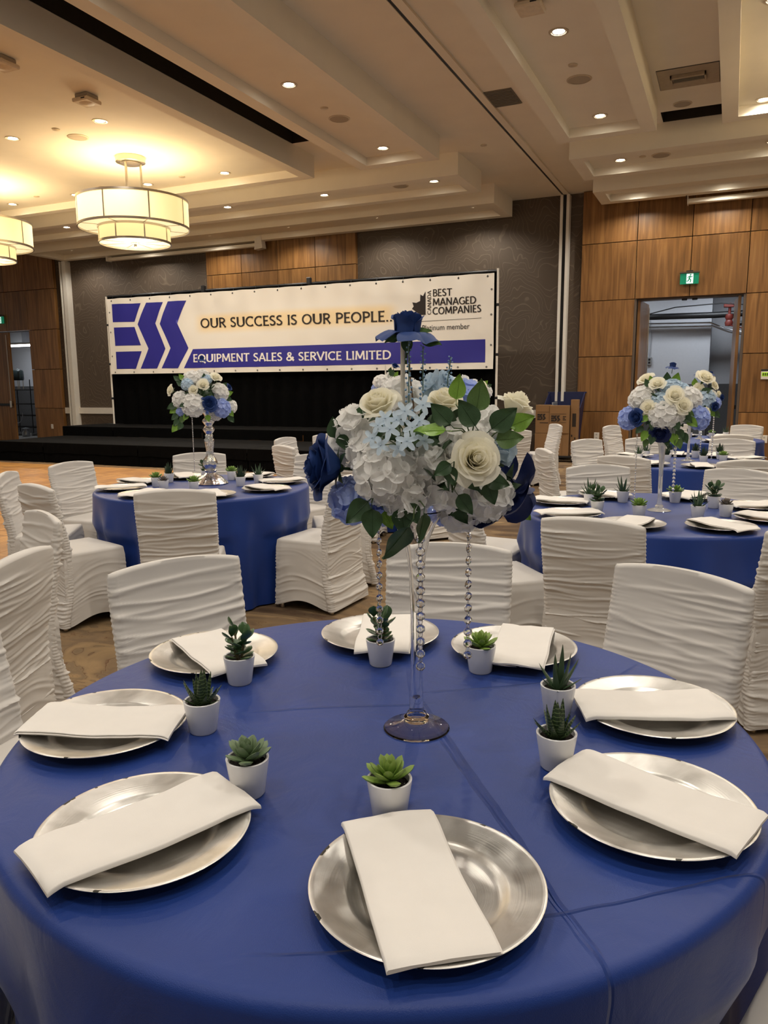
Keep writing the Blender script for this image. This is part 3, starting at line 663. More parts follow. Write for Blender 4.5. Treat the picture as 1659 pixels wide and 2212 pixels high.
def banner_halo(m):
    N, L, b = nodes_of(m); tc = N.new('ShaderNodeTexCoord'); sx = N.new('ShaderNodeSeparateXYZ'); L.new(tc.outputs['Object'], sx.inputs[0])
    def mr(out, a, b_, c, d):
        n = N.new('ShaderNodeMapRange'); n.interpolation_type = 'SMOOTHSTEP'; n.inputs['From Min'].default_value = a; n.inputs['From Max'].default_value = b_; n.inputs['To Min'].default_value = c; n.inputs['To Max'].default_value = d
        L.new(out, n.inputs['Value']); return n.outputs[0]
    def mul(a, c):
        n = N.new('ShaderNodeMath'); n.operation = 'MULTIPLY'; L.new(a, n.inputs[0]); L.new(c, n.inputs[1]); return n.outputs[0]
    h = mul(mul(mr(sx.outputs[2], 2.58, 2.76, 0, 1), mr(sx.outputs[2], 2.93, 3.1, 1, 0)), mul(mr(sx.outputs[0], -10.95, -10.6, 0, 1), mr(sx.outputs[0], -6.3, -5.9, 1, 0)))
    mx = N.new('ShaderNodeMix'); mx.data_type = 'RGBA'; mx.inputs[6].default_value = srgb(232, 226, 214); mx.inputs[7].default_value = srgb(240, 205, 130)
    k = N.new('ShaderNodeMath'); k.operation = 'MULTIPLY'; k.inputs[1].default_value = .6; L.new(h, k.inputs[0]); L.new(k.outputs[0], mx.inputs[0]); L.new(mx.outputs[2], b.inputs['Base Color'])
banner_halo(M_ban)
bt = thing('banner', 'wide white vinyl banner with blue emblem and lettering above the stage', 'banner', (0, 0, 0))
def bsheet(u, v):
    x = BX0+(BX1-BX0)*u; z = zbot(x)+(ztop(x)-zbot(x))*v; return (x, BY+bdisp(x, z), z)
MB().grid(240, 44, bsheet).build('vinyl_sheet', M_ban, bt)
M_bblue = mat('banner_blue', srgb(42, 40, 136), .5, var=.03, nscale=4)
M_bblk = mat('banner_black', srgb(36, 30, 28), .5, var=.03)
M_bwht = mat('banner_letter_white', srgb(236, 231, 222), .5, var=.02)
def conform(polys, off, name, m, cut=.12, parent=bt):
    bm = bmesh.new()
    for P in polys:
        try: bm.faces.new([bm.verts.new((x, 0, z)) for x, z in P])
        except ValueError: pass
    bmesh.ops.triangulate(bm, faces=bm.faces[:])
    xs = [v.co.x for v in bm.verts]; zs = [v.co.z for v in bm.verts]
    for lo, hi, n in ((min(xs), max(xs), (1, 0, 0)), (min(zs), max(zs), (0, 0, 1))):
        q = math.floor(lo/cut)*cut+cut
        while q < hi:
            bmesh.ops.bisect_plane(bm, geom=bm.verts[:]+bm.edges[:]+bm.faces[:], plane_co=(q*n[0], 0, q*n[2]), plane_no=n); q += cut
    bmesh.ops.recalc_face_normals(bm, faces=bm.faces[:])
    for f in bm.faces:
        if f.normal.y > 0: f.normal_flip()
    for v in bm.verts: v.co.y = BY+bdisp(v.co.x, v.co.z)-off
    me = bpy.data.meshes.new(name); bm.to_mesh(me); bm.free(); me.materials.append(m)
    me.polygons.foreach_set('use_smooth', [True]*len(me.polygons))
    return put(me, name, parent)
E1 = [(-13.221, 3.386), (-12.34, 3.363), (-12.573, 2.963), (-13.218, 2.979)]
E2 = [(-13.2, 2.857), (-12.582, 2.848), (-12.421, 2.432), (-13.193, 2.44)]
E3 = [(-13.186, 2.303), (-12.413, 2.298), (-12.601, 1.904), (-13.181, 1.907)]
def quadcut(a): return [[a[0], a[1], a[2], a[7]], [a[7], a[2], a[3], a[6]], [a[6], a[3], a[4], a[5]]]
S1 = [(-12.199, 3.369), (-11.708, 3.355), (-11.976, 2.904), (-11.73, 2.336), (-11.981, 1.901), (-12.457, 1.902), (-12.212, 2.352), (-12.481, 2.9)]
S2 = [(-11.589, 3.366), (-11.069, 3.356), (-11.358, 2.88), (-11.081, 2.332), (-11.379, 1.895), (-11.846, 1.899), (-11.583, 2.346), (-11.843, 2.885)]
for e in (E1, E2, E3): conform([e], .004, 'emblem_bar', M_bblue)
for s_ in (S1, S2): conform(quadcut(s_), .004, 'emblem_chevron', M_bblue)
conform([[(-10.961, 2.305), (-11.213, 1.892), (-4.23, 1.884), (-4.229, 2.306)]], .004, 'blue_stripe', M_bblue)
# a flared roman alphabet drawn as tapered strokes (cap height 1)
def arc(cx, cy, rx, ry, a0, a1, n=12): return [(cx+rx*math.cos(R(a0+(a1-a0)*i/n)), cy+ry*math.sin(R(a0+(a1-a0)*i/n))) for i in range(n+1)]
GL = {
 'O': (.86, [arc(.42, .5, .34, .44, 90, 450, 24)]), 'U': (.80, [[(.13, 1), (.13, .36)]+arc(.40, .34, .27, .29, 180, 360, 10)+[(.67, .36), (.67, 1)]]),
 'R': (.68, [[(.14, 0), (.14, 1)], [(.14, .94), (.32, .94)]+arc(.32, .72, .23, .22, 90, -90, 8)+[(.14, .50)], [(.32, .50), (.62, 0)]]),
 'S': (.56, [[(.46, .90)]+arc(.28, .72, .18, .22, 60, 200, 8)+[(.28, .52), (.42, .38)]+arc(.26, .27, .20, .21, 20, -140, 8)+[(.06, .10)]]),
 'C': (.76, [arc(.45, .5, .36, .45, 50, 310, 18)]), 'E': (.58, [[(.14, 0), (.14, 1)], [(.14, .945), (.52, .945)], [(.14, .51), (.46, .51)], [(.14, .055), (.54, .055)]]),
 'I': (.30, [[(.15, 0), (.15, 1)]]), 'P': (.62, [[(.14, 0), (.14, 1)], [(.14, .94), (.30, .94)]+arc(.30, .70, .25, .24, 90, -90, 8)+[(.14, .46)]]),
 'L': (.54, [[(.14, 0), (.14, 1)], [(.14, .055), (.52, .055)]]), '.': (.28, [[(.14, 0), (.14, .14)]]),
 'Q': (.88, [arc(.42, .5, .34, .44, 90, 450, 24), [(.48, .22), (.84, -.12)]]),
 'M': (.98, [[(.12, 0), (.18, 1)], [(.18, .98), (.49, .16)], [(.49, .16), (.80, .98)], [(.80, 1), (.87, 0)]]),
 'N': (.82, [[(.14, 0), (.14, 1)], [(.14, .98), (.67, .03)], [(.67, 0), (.67, 1)]]), 'T': (.64, [[(.32, 0), (.32, 1)], [(.02, .945), (.62, .945)]]),
 'A': (.76, [[(.06, 0), (.38, .98)], [(.38, .98), (.70, 0)], [(.18, .32), (.58, .32)]]), 'V': (.74, [[(.05, 1), (.37, .02)], [(.37, .02), (.69, 1)]]),
 'D': (.80, [[(.14, 0), (.14, 1)], [(.14, .945), (.34, .945)]+arc(.34, .5, .38, .445, 90, -90, 12)+[(.14, .055)]]),
 '&': (.86, [[(.80, .02), (.26, .66)]+arc(.36, .80, .15, .16, 215, -20, 8)+[(.48, .68), (.22, .44)]+arc(.32, .24, .22, .20, 125, 300, 8)+[(.62, .22), (.74, .46)]]),
 ' ': (.36, [])}
GL['B'] = (.62, [[(.14, 0), (.14, 1)], [(.14, .94), (.30, .94)]+arc(.30, .74, .20, .20, 90, -90, 8)+[(.14, .53)], [(.30, .53)]+arc(.30, .29, .26, .235, 90, -90, 8)+[(.14, .055)]])
GL['G'] = (.80, [arc(.45, .5, .36, .45, 50, 330, 18), [(.74, .46), (.74, .10)], [(.50, .44), (.77, .44)]])
def text_polys(s, x0, x1, z0, h, wt, slope, flare=.38, rot=0):
    tot = sum(GL[c][0] for c in s); sx_ = (x1-x0)/tot; out = []; x = 0
    for c in s:
        adv, strokes = GL[c]; polys = []
        for st in strokes:
            P = [Vector(((x+p[0])*sx_, p[1]*h)) for p in st]; n = len(P); Lp = []; Rp = []
            straight = n == 2
            if straight:
                P = [P[0].lerp(P[1], q/6) for q in range(7)]; n = 7
            closed = (P[0]-P[-1]).length < 1e-4
            for i, p in enumerate(P):
                a = P[i-1] if i > 0 else (P[-2] if closed else P[0]); b_ = P[i+1] if i < n-1 else (P[1] if closed else P[-1])
                d = (b_-a).normalized(); nn = Vector((-d.y, d.x)); q = i/(n-1)
                hw = wt*h*(.62+.38*abs(d.y))
                if not closed: hw *= 1+flare*abs(2*q-1)**4
                Lp.append(p+nn*hw); Rp.append(p-nn*hw)
            for i in range(n-1): polys.append([((x0-v.y, z0+v.x) if rot else (x0+v.x, z0+v.y+slope*v.x)) for v in (Lp[i], Lp[i+1], Rp[i+1], Rp[i])])
        x += adv
        if polys: out.append(polys)
    return out
for P in (text_polys('OUR SUCCESS IS OUR PEOPLE...', -10.72, -6.02, 2.752, .205, .098, -.0096)): conform(P, .007, 'letter', M_bblk, .15)
for P in (text_polys('EQUIPMENT SALES & SERVICE LIMITED', -10.96, -6.14, 2.02, .172, .105, -.0079)): conform(P, .009, 'letter', M_bwht, .15)
def font_polys(s, x0, z0, h, width=None, bold=0, rot=0):
    cu = bpy.data.curves.new('t', 'FONT'); cu.body = s; cu.size = 1; cu.offset = bold; cu.resolution_u = 3
    o = bpy.data.objects.new('t', cu); C.objects.link(o); dg = bpy.context.evaluated_depsgraph_get(); dg.update()
    me = bpy.data.meshes.new_from_object(o.evaluated_get(dg)); P = []
    xs = [v.co.x for v in me.vertices]; ys = [v.co.y for v in me.vertices if True]
    cap = max(ys); a, b_ = min(xs), max(xs); k = h/cap; kx = k if width is None else width/(b_-a)
    for f in me.polygons:
        q = [((me.vertices[i].co.x-a)*kx, me.vertices[i].co.y*k) for i in f.vertices]
        if rot: q = [(-y, x) for x, y in q]
        P.append([(x0+x, z0+y) for x, y in q])
    bpy.data.objects.remove(o); bpy.data.curves.remove(cu); bpy.data.meshes.remove(me); return P
for P in text_polys('BEST', -5.28, -4.88, 3.131, .133, .095, -.01, 0): conform(P, .007, 'letter', M_bblk, .3)
for P in text_polys('MANAGED', -5.28, -4.41, 2.962, .133, .095, -.003, 0): conform(P, .007, 'letter', M_bblk, .3)
for P in text_polys('COMPANIES', -5.28, -4.31, 2.797, .133, .095, .006, 0): conform(P, .007, 'letter', M_bblk, .3)
for P in text_polys('CANADA', -5.306, -4.86, 2.80, .078, .08, 0, 0, 1): conform(P, .007, 'letter', M_bblk, .3)
conform(font_polys('Platinum member', -5.487, 2.508, .10, .95, 0), .007, 'lettering', M_bblk, .3)
conform([[(-5.507, 2.677), (-5.507, 2.684), (-4.309, 2.699), (-4.309, 2.692)]], .006, 'rule_line', M_bblk, .3)
conform([[(-5.419, 2.801), (-5.419, 3.236), (-5.467, 3.149), (-5.52, 3.181), (-5.528, 3.061), (-5.608, 3.029), (-5.689, 3.044), (-5.657, 2.958), (-5.698, 2.924), (-5.568, 2.834), (-5.576, 2.808)]], .007, 'maple_leaf', M_bblk, .3)
gm = MB().lathe([(.012, 0), (.018, .003), (.008, .005)], 10, M=Matrix.Rotation(R(90), 4, 'X')).mesh('grommet', M_black)
for x in GR:
    for z in (ztop(x)-.05, zbot(x)+.04): put(gm, 'grommet', bt, (x, BY+bdisp(x, z)-.004, z))
    MB().tube([(x, BY-.01, ztop(x)-.05), (x, BY+.06, 3.57)], .004, 5).build('tie', M_black, bt)
for z in (2.2, 2.75, 3.2):
    for x in (BX0+.06, BX1-.05): put(gm, 'grommet', bt, (x, BY+bdisp(x, z)-.004, z))

# ---------------------------------------------------------------- cardboard boxes and bin by the wall
M_card = mat('cardboard', srgb(136, 102, 66), .85, var=.05, nscale=5)
M_cardp = mat('carton_print', srgb(48, 38, 30), .8)
M_navy = mat('navy_plastic', srgb(22, 28, 66), .45, var=.05)
def ess(b, x0, z0, w_, h_, y):
    k = lambda P: [(x0+x*w_, z0+z*h_) for x, z in P]
    for q in range(3): b.prism(k([(0, .70-.35*q), (.33-.03*(q == 2), .70-.35*q), (.30, .70-.35*q+.28), (0, .70-.35*q+.28)]), y-.003, y)
    for o in (.36, .68):
        b.prism(k([(o, .98), (o+.26, .98), (o+.12, .66), (o-.10, .66)]), y-.003, y); b.prism(k([(o-.10, .66), (o+.12, .66), (o+.30, .30), (o+.06, .30)]), y-.003, y); b.prism(k([(o+.06, .30), (o+.30, .30), (o+.10, 0), (o-.12, 0)]), y-.003, y)
t = thing('collection_bin', 'navy plastic bin on casters rising behind the cardboard cartons', 'bin', (-2.98, 15.21, 0))
b = MB()
lo = [(-.27, -.20), (.27, -.20), (.27, .20), (-.27, .20)]; hi = [(-.36, -.26), (.36, -.26), (.36, .26), (-.36, .26)]
zf, zr = 1.02, 1.31
vs = [(x, y, .14) for x, y in lo]+[(x, y, (zf if y < 0 else zr)) for x, y in hi]+[(x*.94, y*.92, (zf if y < 0 else zr)) for x, y in hi]+[(x*.9, y*.9, .17) for x, y in lo]
fs = [(3, 2, 1, 0)]+[(i, (i+1) % 4, 4+(i+1) % 4, 4+i) for i in range(4)]+[(4+i, 4+(i+1) % 4, 8+(i+1) % 4, 8+i) for i in range(4)]+[(8+i, 8+(i+1) % 4, 12+(i+1) % 4, 12+i) for i in range(4)]+[(12, 13, 14, 15)]
b.add(vs, fs).build('bin_body', M_navy, t, smooth=False)
MB().bbox(-.38, .38, .24, .28, 1.29, 1.32, .004).build('rim', M_navy, t)
MB().bbox(-.20, -.17, -.2, .2, .2, 1.12, .003).build('divider', M_cond, t)
for x in (-.28, .28):
    for y in (-.18, .18): MB().lathe([(0, -.02), (.05, -.02), (.055, 0), (.05, .02), (0, .02)], 16, M=Matrix.Translation((x, y, .056)) @ Matrix.Rotation(R(90), 4, 'Y')).bbox(x-.03, x+.03, y-.03, y+.03, .1, .145, .004).build('caster', M_black, t)
t = thing('cardboard_carton', 'left upper cardboard carton with black printed logo, front of the navy bin', 'box', (-3.26, 14.66, .545))
MB().bbox(-.135, .135, -.08, .15, 0, .535, .003).build('carton', M_card, t, smooth=False); b = MB(); ess(b, -.10, .25, .17, .12, -.081); b.box(-.10, .13, -.083, -.081, .40, .405); b.box(-.05, .11, -.083, -.081, .19, .205); b.build('logo_print', M_cardp, t, smooth=False)
t = thing('cardboard_carton', 'right upper cardboard carton with black printed logo, front of the navy bin', 'box', (-2.94, 14.64, .545))
MB().bbox(-.18, .18, -.08, .15, 0, .525, .003).build('carton', M_card, t, smooth=False); b = MB(); ess(b, -.15, .225, .18, .12, -.081); b.box(-.16, .13, -.083, -.081, .365, .37); b.box(-.15, .13, -.083, -.081, .205, .21)
for k in range(3): b.box(.07, .13-.02*(k == 1), -.083, -.081, .25+k*.03, .268+k*.03)
b.build('logo_print', M_cardp, t, smooth=False)
t = thing('cardboard_carton', 'wide lower cardboard carton under the two printed cartons', 'box', (-3.08, 14.66, .12))
MB().bbox(-.32, .32, -.08, .15, 0, .42, .003).build('carton', M_card, t, smooth=False); b = MB(); b.box(.2, .21, -.083, -.08, .02, .4); b.build('tape_seam', mat('carton_tape', srgb(120, 88, 54), .6), t, smooth=False)
t = thing('cardboard_carton', 'tall narrow cardboard carton standing right of the printed cartons', 'box', (-2.68, 14.82, .12))
MB().bbox(-.065, .065, -.16, .02, 0, 1.06, .003).build('carton', M_card, t, smooth=False)
b = MB()
for k in range(7): b.box(-.045+.03*(k % 3), -.02+.03*(k % 3), -.163, -.16, .06+k*.05, .1+k*.05)
b.box(-.03, .04, -.163, -.16, .55, .8); b.build('printed_text', M_cardp, t, smooth=False)
t = thing('furniture_dolly', 'low black dolly with casters under the cardboard cartons', 'dolly', (-3.02, 14.74, 0))
MB().bbox(-.4, .4, -.2, .16, .085, .12, .004).build('deck', M_black, t)
for x in (-.34, .34):
    for y in (-.14, .1): MB().lathe([(0, -.018), (.04, -.018), (.044, 0), (.04, .018), (0, .018)], 16, M=Matrix.Translation((x, y, .044)) @ Matrix.Rotation(R(90), 4, 'Y')).build('caster', M_black, t)
# ================================================================ tables and chairs
TABLES = {'T1': ((-.635, 1.39), 'nearest table'), 'T2': ((-3.46, 4.46), 'left table'), 'T3': ((-.33, 4.5), 'right table'),
          'T4': ((-.34, 7.55), 'second right table'), 'T7': ((-.34, 10.65), 'farthest right table'), 'T5': ((-3.4, 7.5), 'table behind the left one'),
          'T6': ((-3.4, 10.6), 'rear table'), 'TL': ((-3.41, 1.43), 'unseen table at the left')}
SECT = ['front', 'front right', 'right', 'rear right', 'rear', 'rear left', 'left', 'front left']
def sector(tk, ang, used):
    (x, y), _ = TABLES[tk]; a0 = math.degrees(math.atan2(-y, -x)); rel = (ang-a0) % 360
    o = sorted(range(8), key=lambda k: abs((rel-45*k+180) % 360-180))
    for k in o:
        if (tk, k) not in used: used.add((tk, k)); return SECT[k]
# chairs: (table, bearing from the table centre, distance of the chair centre)
CH = [('T1', 150, .965), ('T1', 103, .985), ('T1', 64, .965), ('T1', -18, .93), ('T1', 187, 1.02), ('T1', -136, .96),
      ('T2', -107, .98), ('T2', 181, 1.03), ('T2', -60, .97), ('T2', 129, 1.06), ('T2', -146, 1.10), ('T2', 78, .99), ('T2', 33, .99), ('T2', -3, .98),
      ('T3', -99, .96), ('T3', -56, .98), ('T3', 115, .97), ('T3', 70, .97), ('T3', -140, .96), ('T3', 176, .98), ('T3', 25, 1.0),
      ('T4', -110, 1.0), ('T4', -68, 1.06), ('T4', 146, 1.0), ('T4', 112, 1.0), ('T4', 72, 1.0), ('T4', -150, 1.12),
      ('T7', 62, .98), ('T7', 158, 1.02), ('T7', 108, 1.0), ('T7', -72, 1.0),
      ('T5', 180, 1.0), ('T5', -120, .98), ('T5', 145, 1.06), ('T5', -40, 1.0), ('T5', -80, 1.0),
      ('T6', -46, 1.06), ('T6', 34, 1.05), ('T6', -90, 1.0),
      ('TL', 20, .99), ('TL', 66, .98)]
CHNOTE = {('T1', 150): 'white ruched chair beyond the jade plant plate, far left of the nearest table', ('T1', 103): 'white ruched chair straight behind the tall glass vase',
  ('T1', 64): 'white ruched chair with diagonal pleats at the right rear of the nearest table', ('T1', -18): 'white chair seat cut by the bottom right corner', ('T1', 187): 'white chair edge cut by the left picture border at the nearest table', ('T1', -136): 'white chair seat just touching the bottom left picture corner',
  ('T2', -107): 'white ruched chair with sagging top cover, full seat seen, left of the round tables', ('T2', -60): 'white ruched chair with its back to the viewer before the left table', ('T2', -3): 'white ruched chair in profile facing left, right of the left table',
  ('T2', -146): 'white chair seen edge-on at the far left over the dance floor', ('T2', 129): 'white chair behind the silver candlestick vase', ('T2', 181): 'white ruched chair at the left side of the left table, dance floor behind it',
  ('T3', -99): 'tall white ruched chair with its back to the viewer, front of the right table', ('T3', -56): 'white chair cut by the right picture edge before the right table', ('TL', 20): 'large white chair back with diagonal pleats at the left picture edge', ('TL', 66): 'white chair back with pinched corner behind the left edge chair',
  ('T6', 34): 'white ruched chair standing in front of the cardboard cartons', ('T7', 62): 'farthest white chair right, before the walnut wall'}
CW = .228
def back_mesh(seed):
    rnd = random.Random(seed); sag = rnd.uniform(.2, 1.2); tilt = rnd.uniform(-.02, .02); smooth0 = rnd.uniform(.02, .09)
    nf, ns, nv = 36, 5, 220; A = .0088
    def yr(z):
        return -.252+.052*sstep(0, .30, z)-.0*z-.055*sstep(.42, .90, z)
    def th(z): return .055-.018*sstep(.5, .87, z)
    def hw(z): return CW+.012*sstep(.35, 0, z)-.008*sstep(.1, .45, z)+.006*sstep(.45, .86, z)
    def wset(sd):
        r_ = random.Random(sd); W = []; n = 56
        for i in range(n):
            zc = .05+.80*(i+r_.uniform(-.7, .7))/n; k = r_.choice((-1, -1, 1, 1, 0))
            W.append((zc, k, r_.uniform(.25, 1.0), r_.uniform(.0036, .0080), r_.uniform(-.022, .022)+tilt, r_.uniform(.0, .035)*sag, r_.uniform(-.3, .6)))
        return W
    WS = {0: wset(seed*7+1), 1: wset(seed*11+2)}
    def fold(u, z, sd, s0):
        d = 0
        for (zc, k, a, wd, sl, sg, e0) in WS[0 if s0 < .9 else 1]:
            dz = z-(zc+sl*u-sg*(1-u*u)+.006*nz(u*2.1, zc*9))
            if abs(dz) > .035: continue
            g = a*(1 if k == 0 else sstep(e0+.75, e0-.75, u*k*-1 if k > 0 else u)); q = dz/(wd*(1.6 if dz < 0 else .8)); d += g*math.exp(-q*q)
        e = math.exp(-(1-abs(u))/.10); q = z*66+2.5*nz(sd, z*9)
        d += .7*e*ridge(q)**1.3+.10*nz(u*2, z*60, sd)
        return d*sstep(.87, .87-smooth0-.02, z)+.25*sstep(.8, .87, z)*nz(u*2, z*20, sd)
    ring = []
    hs = ns//2
    # parameters around the ring, starting mid right side: (u, side) side f front, r rear
    seq = [('R', k/(ns)) for k in range(hs+1, ns+1)]+[('F', 1-2*k/(nf-1)) for k in range(nf)]+[('L', k/ns) for k in range(1, ns)]+[('B', -1+2*k/(nf-1)) for k in range(nf)]+[('R', k/ns) for k in range(1, hs+1)]
    N = len(seq); b = MB(); vs = []
    for j in range(nv+1):
        v = j/nv
        for kind, q in seq:
            if kind in 'FB': u = q
            else: u = 1 if kind == 'R' else -1
            zt = .860+.022*(1-abs(u)**2.2); z = .022+v*(zt-.022)
            if v == 0: z += .035*(1-u*u)*(1 if kind == 'B' else 0)
            y0 = yr(z); t = th(z); w_ = hw(z); cv = .012*(1-u*u)*sstep(.5, .8, z)
            if kind == 'F':
                x = w_*u; y = y0+t-cv+A*.9*fold(u, z, seed+.37, .8)
                rc = max(0, abs(u)-.93)/.07; y -= .012*rc*rc
            elif kind == 'B':
                x = w_*u; y = y0-cv-A*fold(u, z, seed+5.1, 1.0)
                rc = max(0, abs(u)-.93)/.07; y += .012*rc*rc
            else:
                k = q if kind == 'R' else 1-q
                d = .0038*ridge(z*56+2*nz(seed, z*9, u))*sstep(.87, .8, z)
                x = u*(w_+.004+d); y = y0+.012+(t-.024)*(k if kind == 'R' else k)
            vs.append((x, y, z))
    # squash the last ring into a soft seam
    for k in range(N):
        x, y, z = vs[nv*N+k]; ym = yr(z)+th(z)/2; vs.append((x*.985, ym+(y-ym)*.55, z+.010))
    fs = []
    for j in range(nv+1):
        for k in range(N):
            l = (k+1) % N; fs.append((j*N+k, j*N+l, (j+1)*N+l, (j+1)*N+k))
    o = (nv+1)*N
    for k in range(N//2-1): fs.append((o+k, o+k+1, o+N-2-k, o+N-1-k))
    b.add(vs, fs); return b.mesh('back_cover', M_chair, True, 70)
def seat_mesh(seed):
    n = 26; A = .008; b = MB(); vs = []; X, Y0, Y1 = .226, -.205, .20
    per = []
    for k in range(n): per.append((-1+2*k/n, 1, 'F', k/n))
    for k in range(n): per.append((1, 1-2*k/n, 'R', k/n))
    for k in range(n): per.append((1-2*k/n, -1, 'B', k/n))
    for k in range(n): per.append((-1, -1+2*k/n, 'L', k/n))
    N = len(per); yc, yh = (Y0+Y1)/2, (Y1-Y0)/2; nv = 84
    def pt(a, c, sc): # squircle corners
        x, y = a*X*sc, c*yh*sc
        if abs(a) > .9 and abs(c) > .9: x *= .985; y *= .985
        return x, yc+y
    for j in range(nv+1):
        v = j/nv
        for (a, c, sd, t) in per:
            zb = .022+.05*math.sin(math.pi*t)**1.5; z = zb+v*(.452-zb)
            x, y = pt(a, c, 1+.05*(1-v)**2-.02*sstep(.9, 1, v))
            m = sstep(.44, .33, z); q = (t if sd == 'L' else (1-t if sd == 'R' else .5))
            s = z-.05*math.sin(math.pi*t)*1.0-(.10*(q)*(sd in 'LR'))*sstep(.1, .42, z)+.012*nz(t*2+seed, z*6, ord(sd))
            p = s*30+2.6*nz(seed*2.3, s*8, ord(sd)); d = A*m*(max(0, .45+1.0*nz(t*2.2, math.floor(p)*1.7, seed))*ridge(p)**2.2+.75*math.exp(-min(t, 1-t)/.07)*ridge(s*50))
            nx, ny = (0, 1) if sd == 'F' else ((1, 0) if sd == 'R' else ((0, -1) if sd == 'B' else (-1, 0)))
            vs.append((x+nx*d, y+ny*d, z))
    for (sc, z) in ((.97, .464), (.93, .470), (.8, .475), (.6, .479), (.35, .481), (.1, .482)):
        for (a, c, sd, t) in per: x, y = pt(a, c, sc); vs.append((x, y, z+.002*nz(x*9, y*9, seed)))
    fs = []
    J = nv+6
    for j in range(J):
        for k in range(N):
            l = (k+1) % N; fs.append((j*N+l, j*N+k, (j+1)*N+k, (j+1)*N+l))
    fs.append(tuple(reversed([J*N+k for k in range(N)])))
    b.add(vs, [tuple(reversed(f)) for f in fs]); return b.mesh('seat_cover', M_chair, True, 70)
m_glide = MB().lathe([(0, 0), (.014, 0), (.016, .008), (.012, .03), (0, .03)], 12).mesh('foot_glide', M_chrome)
VAR = [(back_mesh(3.3+k*1.9), seat_mesh(2.1+k*2.7)) for k in range(5)]
used = set()
for i, (tk, a, d) in enumerate(CH):
    (cx, cy), tn = TABLES[tk]; s = sector(tk, a, used)
    lab = CHNOTE.get((tk, a)) or 'white ruched chair at the %s side of the %s' % (s, tn)
    t = thing('banquet_chair', lab, 'chair', (cx+d*math.cos(R(a)), cy+d*math.sin(R(a)), 0), R(a+90), 'covered banquet chairs')
    bm_, sm_ = VAR[(i*2+1) % 5]
    put(bm_, 'back_cover', t); put(sm_, 'seat_cover', t)
    for x in (-.205, .205):
        for y in (-.215, .17): put(m_glide, 'foot_glide', t, (x, y, 0))

# ---------------------------------------------------------------- tablecloths
def cloth(tk, nth, label, m, seed, nf=(7, 11, 16), amp=.05, chairs=True, zb=.012):
    (cx, cy), tn = TABLES[tk]; rnd = random.Random(seed); ph = [rnd.uniform(0, 6.28) for _ in range(3)]
    ca = [(R(a), min(.757, d-.213)) for (k, a, d) in CH if k == tk and d < 1.2]
    b = MB(); Rt = .742; rows = []
    for i in range(9): rows.append((Rt*(i+.4)/9.4, .75, 0))
    rows.append((Rt, .75, 0))
    for i in range(1, 7): q = i/6*math.pi/2; rows.append((Rt+.020*math.sin(q), .75-.020*(1-math.cos(q)), 0))
    nd = 44
    for i in range(1, nd+1): rows.append((Rt+.020, .73-(.73-zb)*i/nd, i/nd))
    def f(u, v):
        th = 2*math.pi*u; r, z, t = rows[int(round(v*(len(rows)-1)))]
        if t > 0:
            tn_ = th/(2*math.pi)
            def rp(n_, p_): return 2*ridge(n_*tn_+p_+.22*math.sin(2*th+p_*3))**1.4-1
            w1 = math.sin(nf[1]*th+ph[1]); k = .55*rp(nf[0]*2, ph[0])+.35*rp(nf[1]*2+1, ph[1])+.2*math.sin(nf[2]*th+ph[2])
            g = sstep(-.05, .38, t); r += .006*g+amp*g*t**.35*(k*.6+.05)
            r += .004*math.sin(30*th+5*t)*g*abs(w1)
            if chairs:
                for a, lim in ca:
                    dl = (th-a+math.pi) % (2*math.pi)-math.pi
                    wgt = sstep(.42, .29, abs(dl))
                    if wgt > 0: r = min(r, r*(1-wgt)+wgt*min(r, lim-.022*g*(1-k)*.6+max(0, z-.46)*.35))
        else: z += (.0012*nz(r*5*math.cos(th)+seed, r*5*math.sin(th)) if r < .7 else 0)
        return (r*math.cos(th), r*math.sin(th), z)
    b.grid(nth, len(rows), f, cu=True)
    n0 = len(rows); b.f.append(tuple(i*n0 for i in range(nth))); b.m.append(0)
    o = b.build('tablecloth', m, None, (cx, cy, 0), (0, 0, 0), True, 60); return tag(o, label, 'tablecloth', 'royal blue tablecloths')
T1c = TABLES['T1'][0]
def rel(p): return (p[0]-T1c[0], p[1]-T1c[1])
def ln(a, c, wd, h): return rel(a)+rel(c)+(wd, h)
M_c1 = crease_cloth(0, 0, [ln((-.62, 1.55), (-.124, .892), .008, 1.0), ln((-.496, 1.359), (-.05, .80), .004, -.6), ln((.08, 1.143), (-.30, .84), .0035, .8), ln((-.49, .72), (-.33, .80), .0035, .6),
   ln((-.90, 1.34), (-.60, 1.51), .006, .7), ln((-.60, 1.58), (-.30, 1.80), .007, .8), ln((-1.2, 1.2), (-.75, .70), .010, .5), ln((-.70, 1.70), (-.58, 1.45), .012, .6), ln((-.33, 1.55), (-.18, 1.95), .008, .5)])
cloth('T1', 300, 'royal blue satin cloth with fold creases over the nearest table', M_c1, 4, nf=(6, 10, 15), amp=.085)
for k, (tk, lab) in enumerate((('T2', 'royal blue cloth to the floor on the left table by the dance floor'), ('T3', 'royal blue cloth on the right table behind the nearest'), ('T4', 'royal blue cloth on the second table back on the right'), ('T7', 'royal blue cloth on the farthest table by the right doorway'), ('T5', 'royal blue cloth mostly hidden behind the big bouquet, left of centre'), ('T6', 'royal blue cloth glimpsed beyond the bouquet near the cartons'))):
    cloth(tk, 170, lab, M_cloth, 11+k, amp=.085)

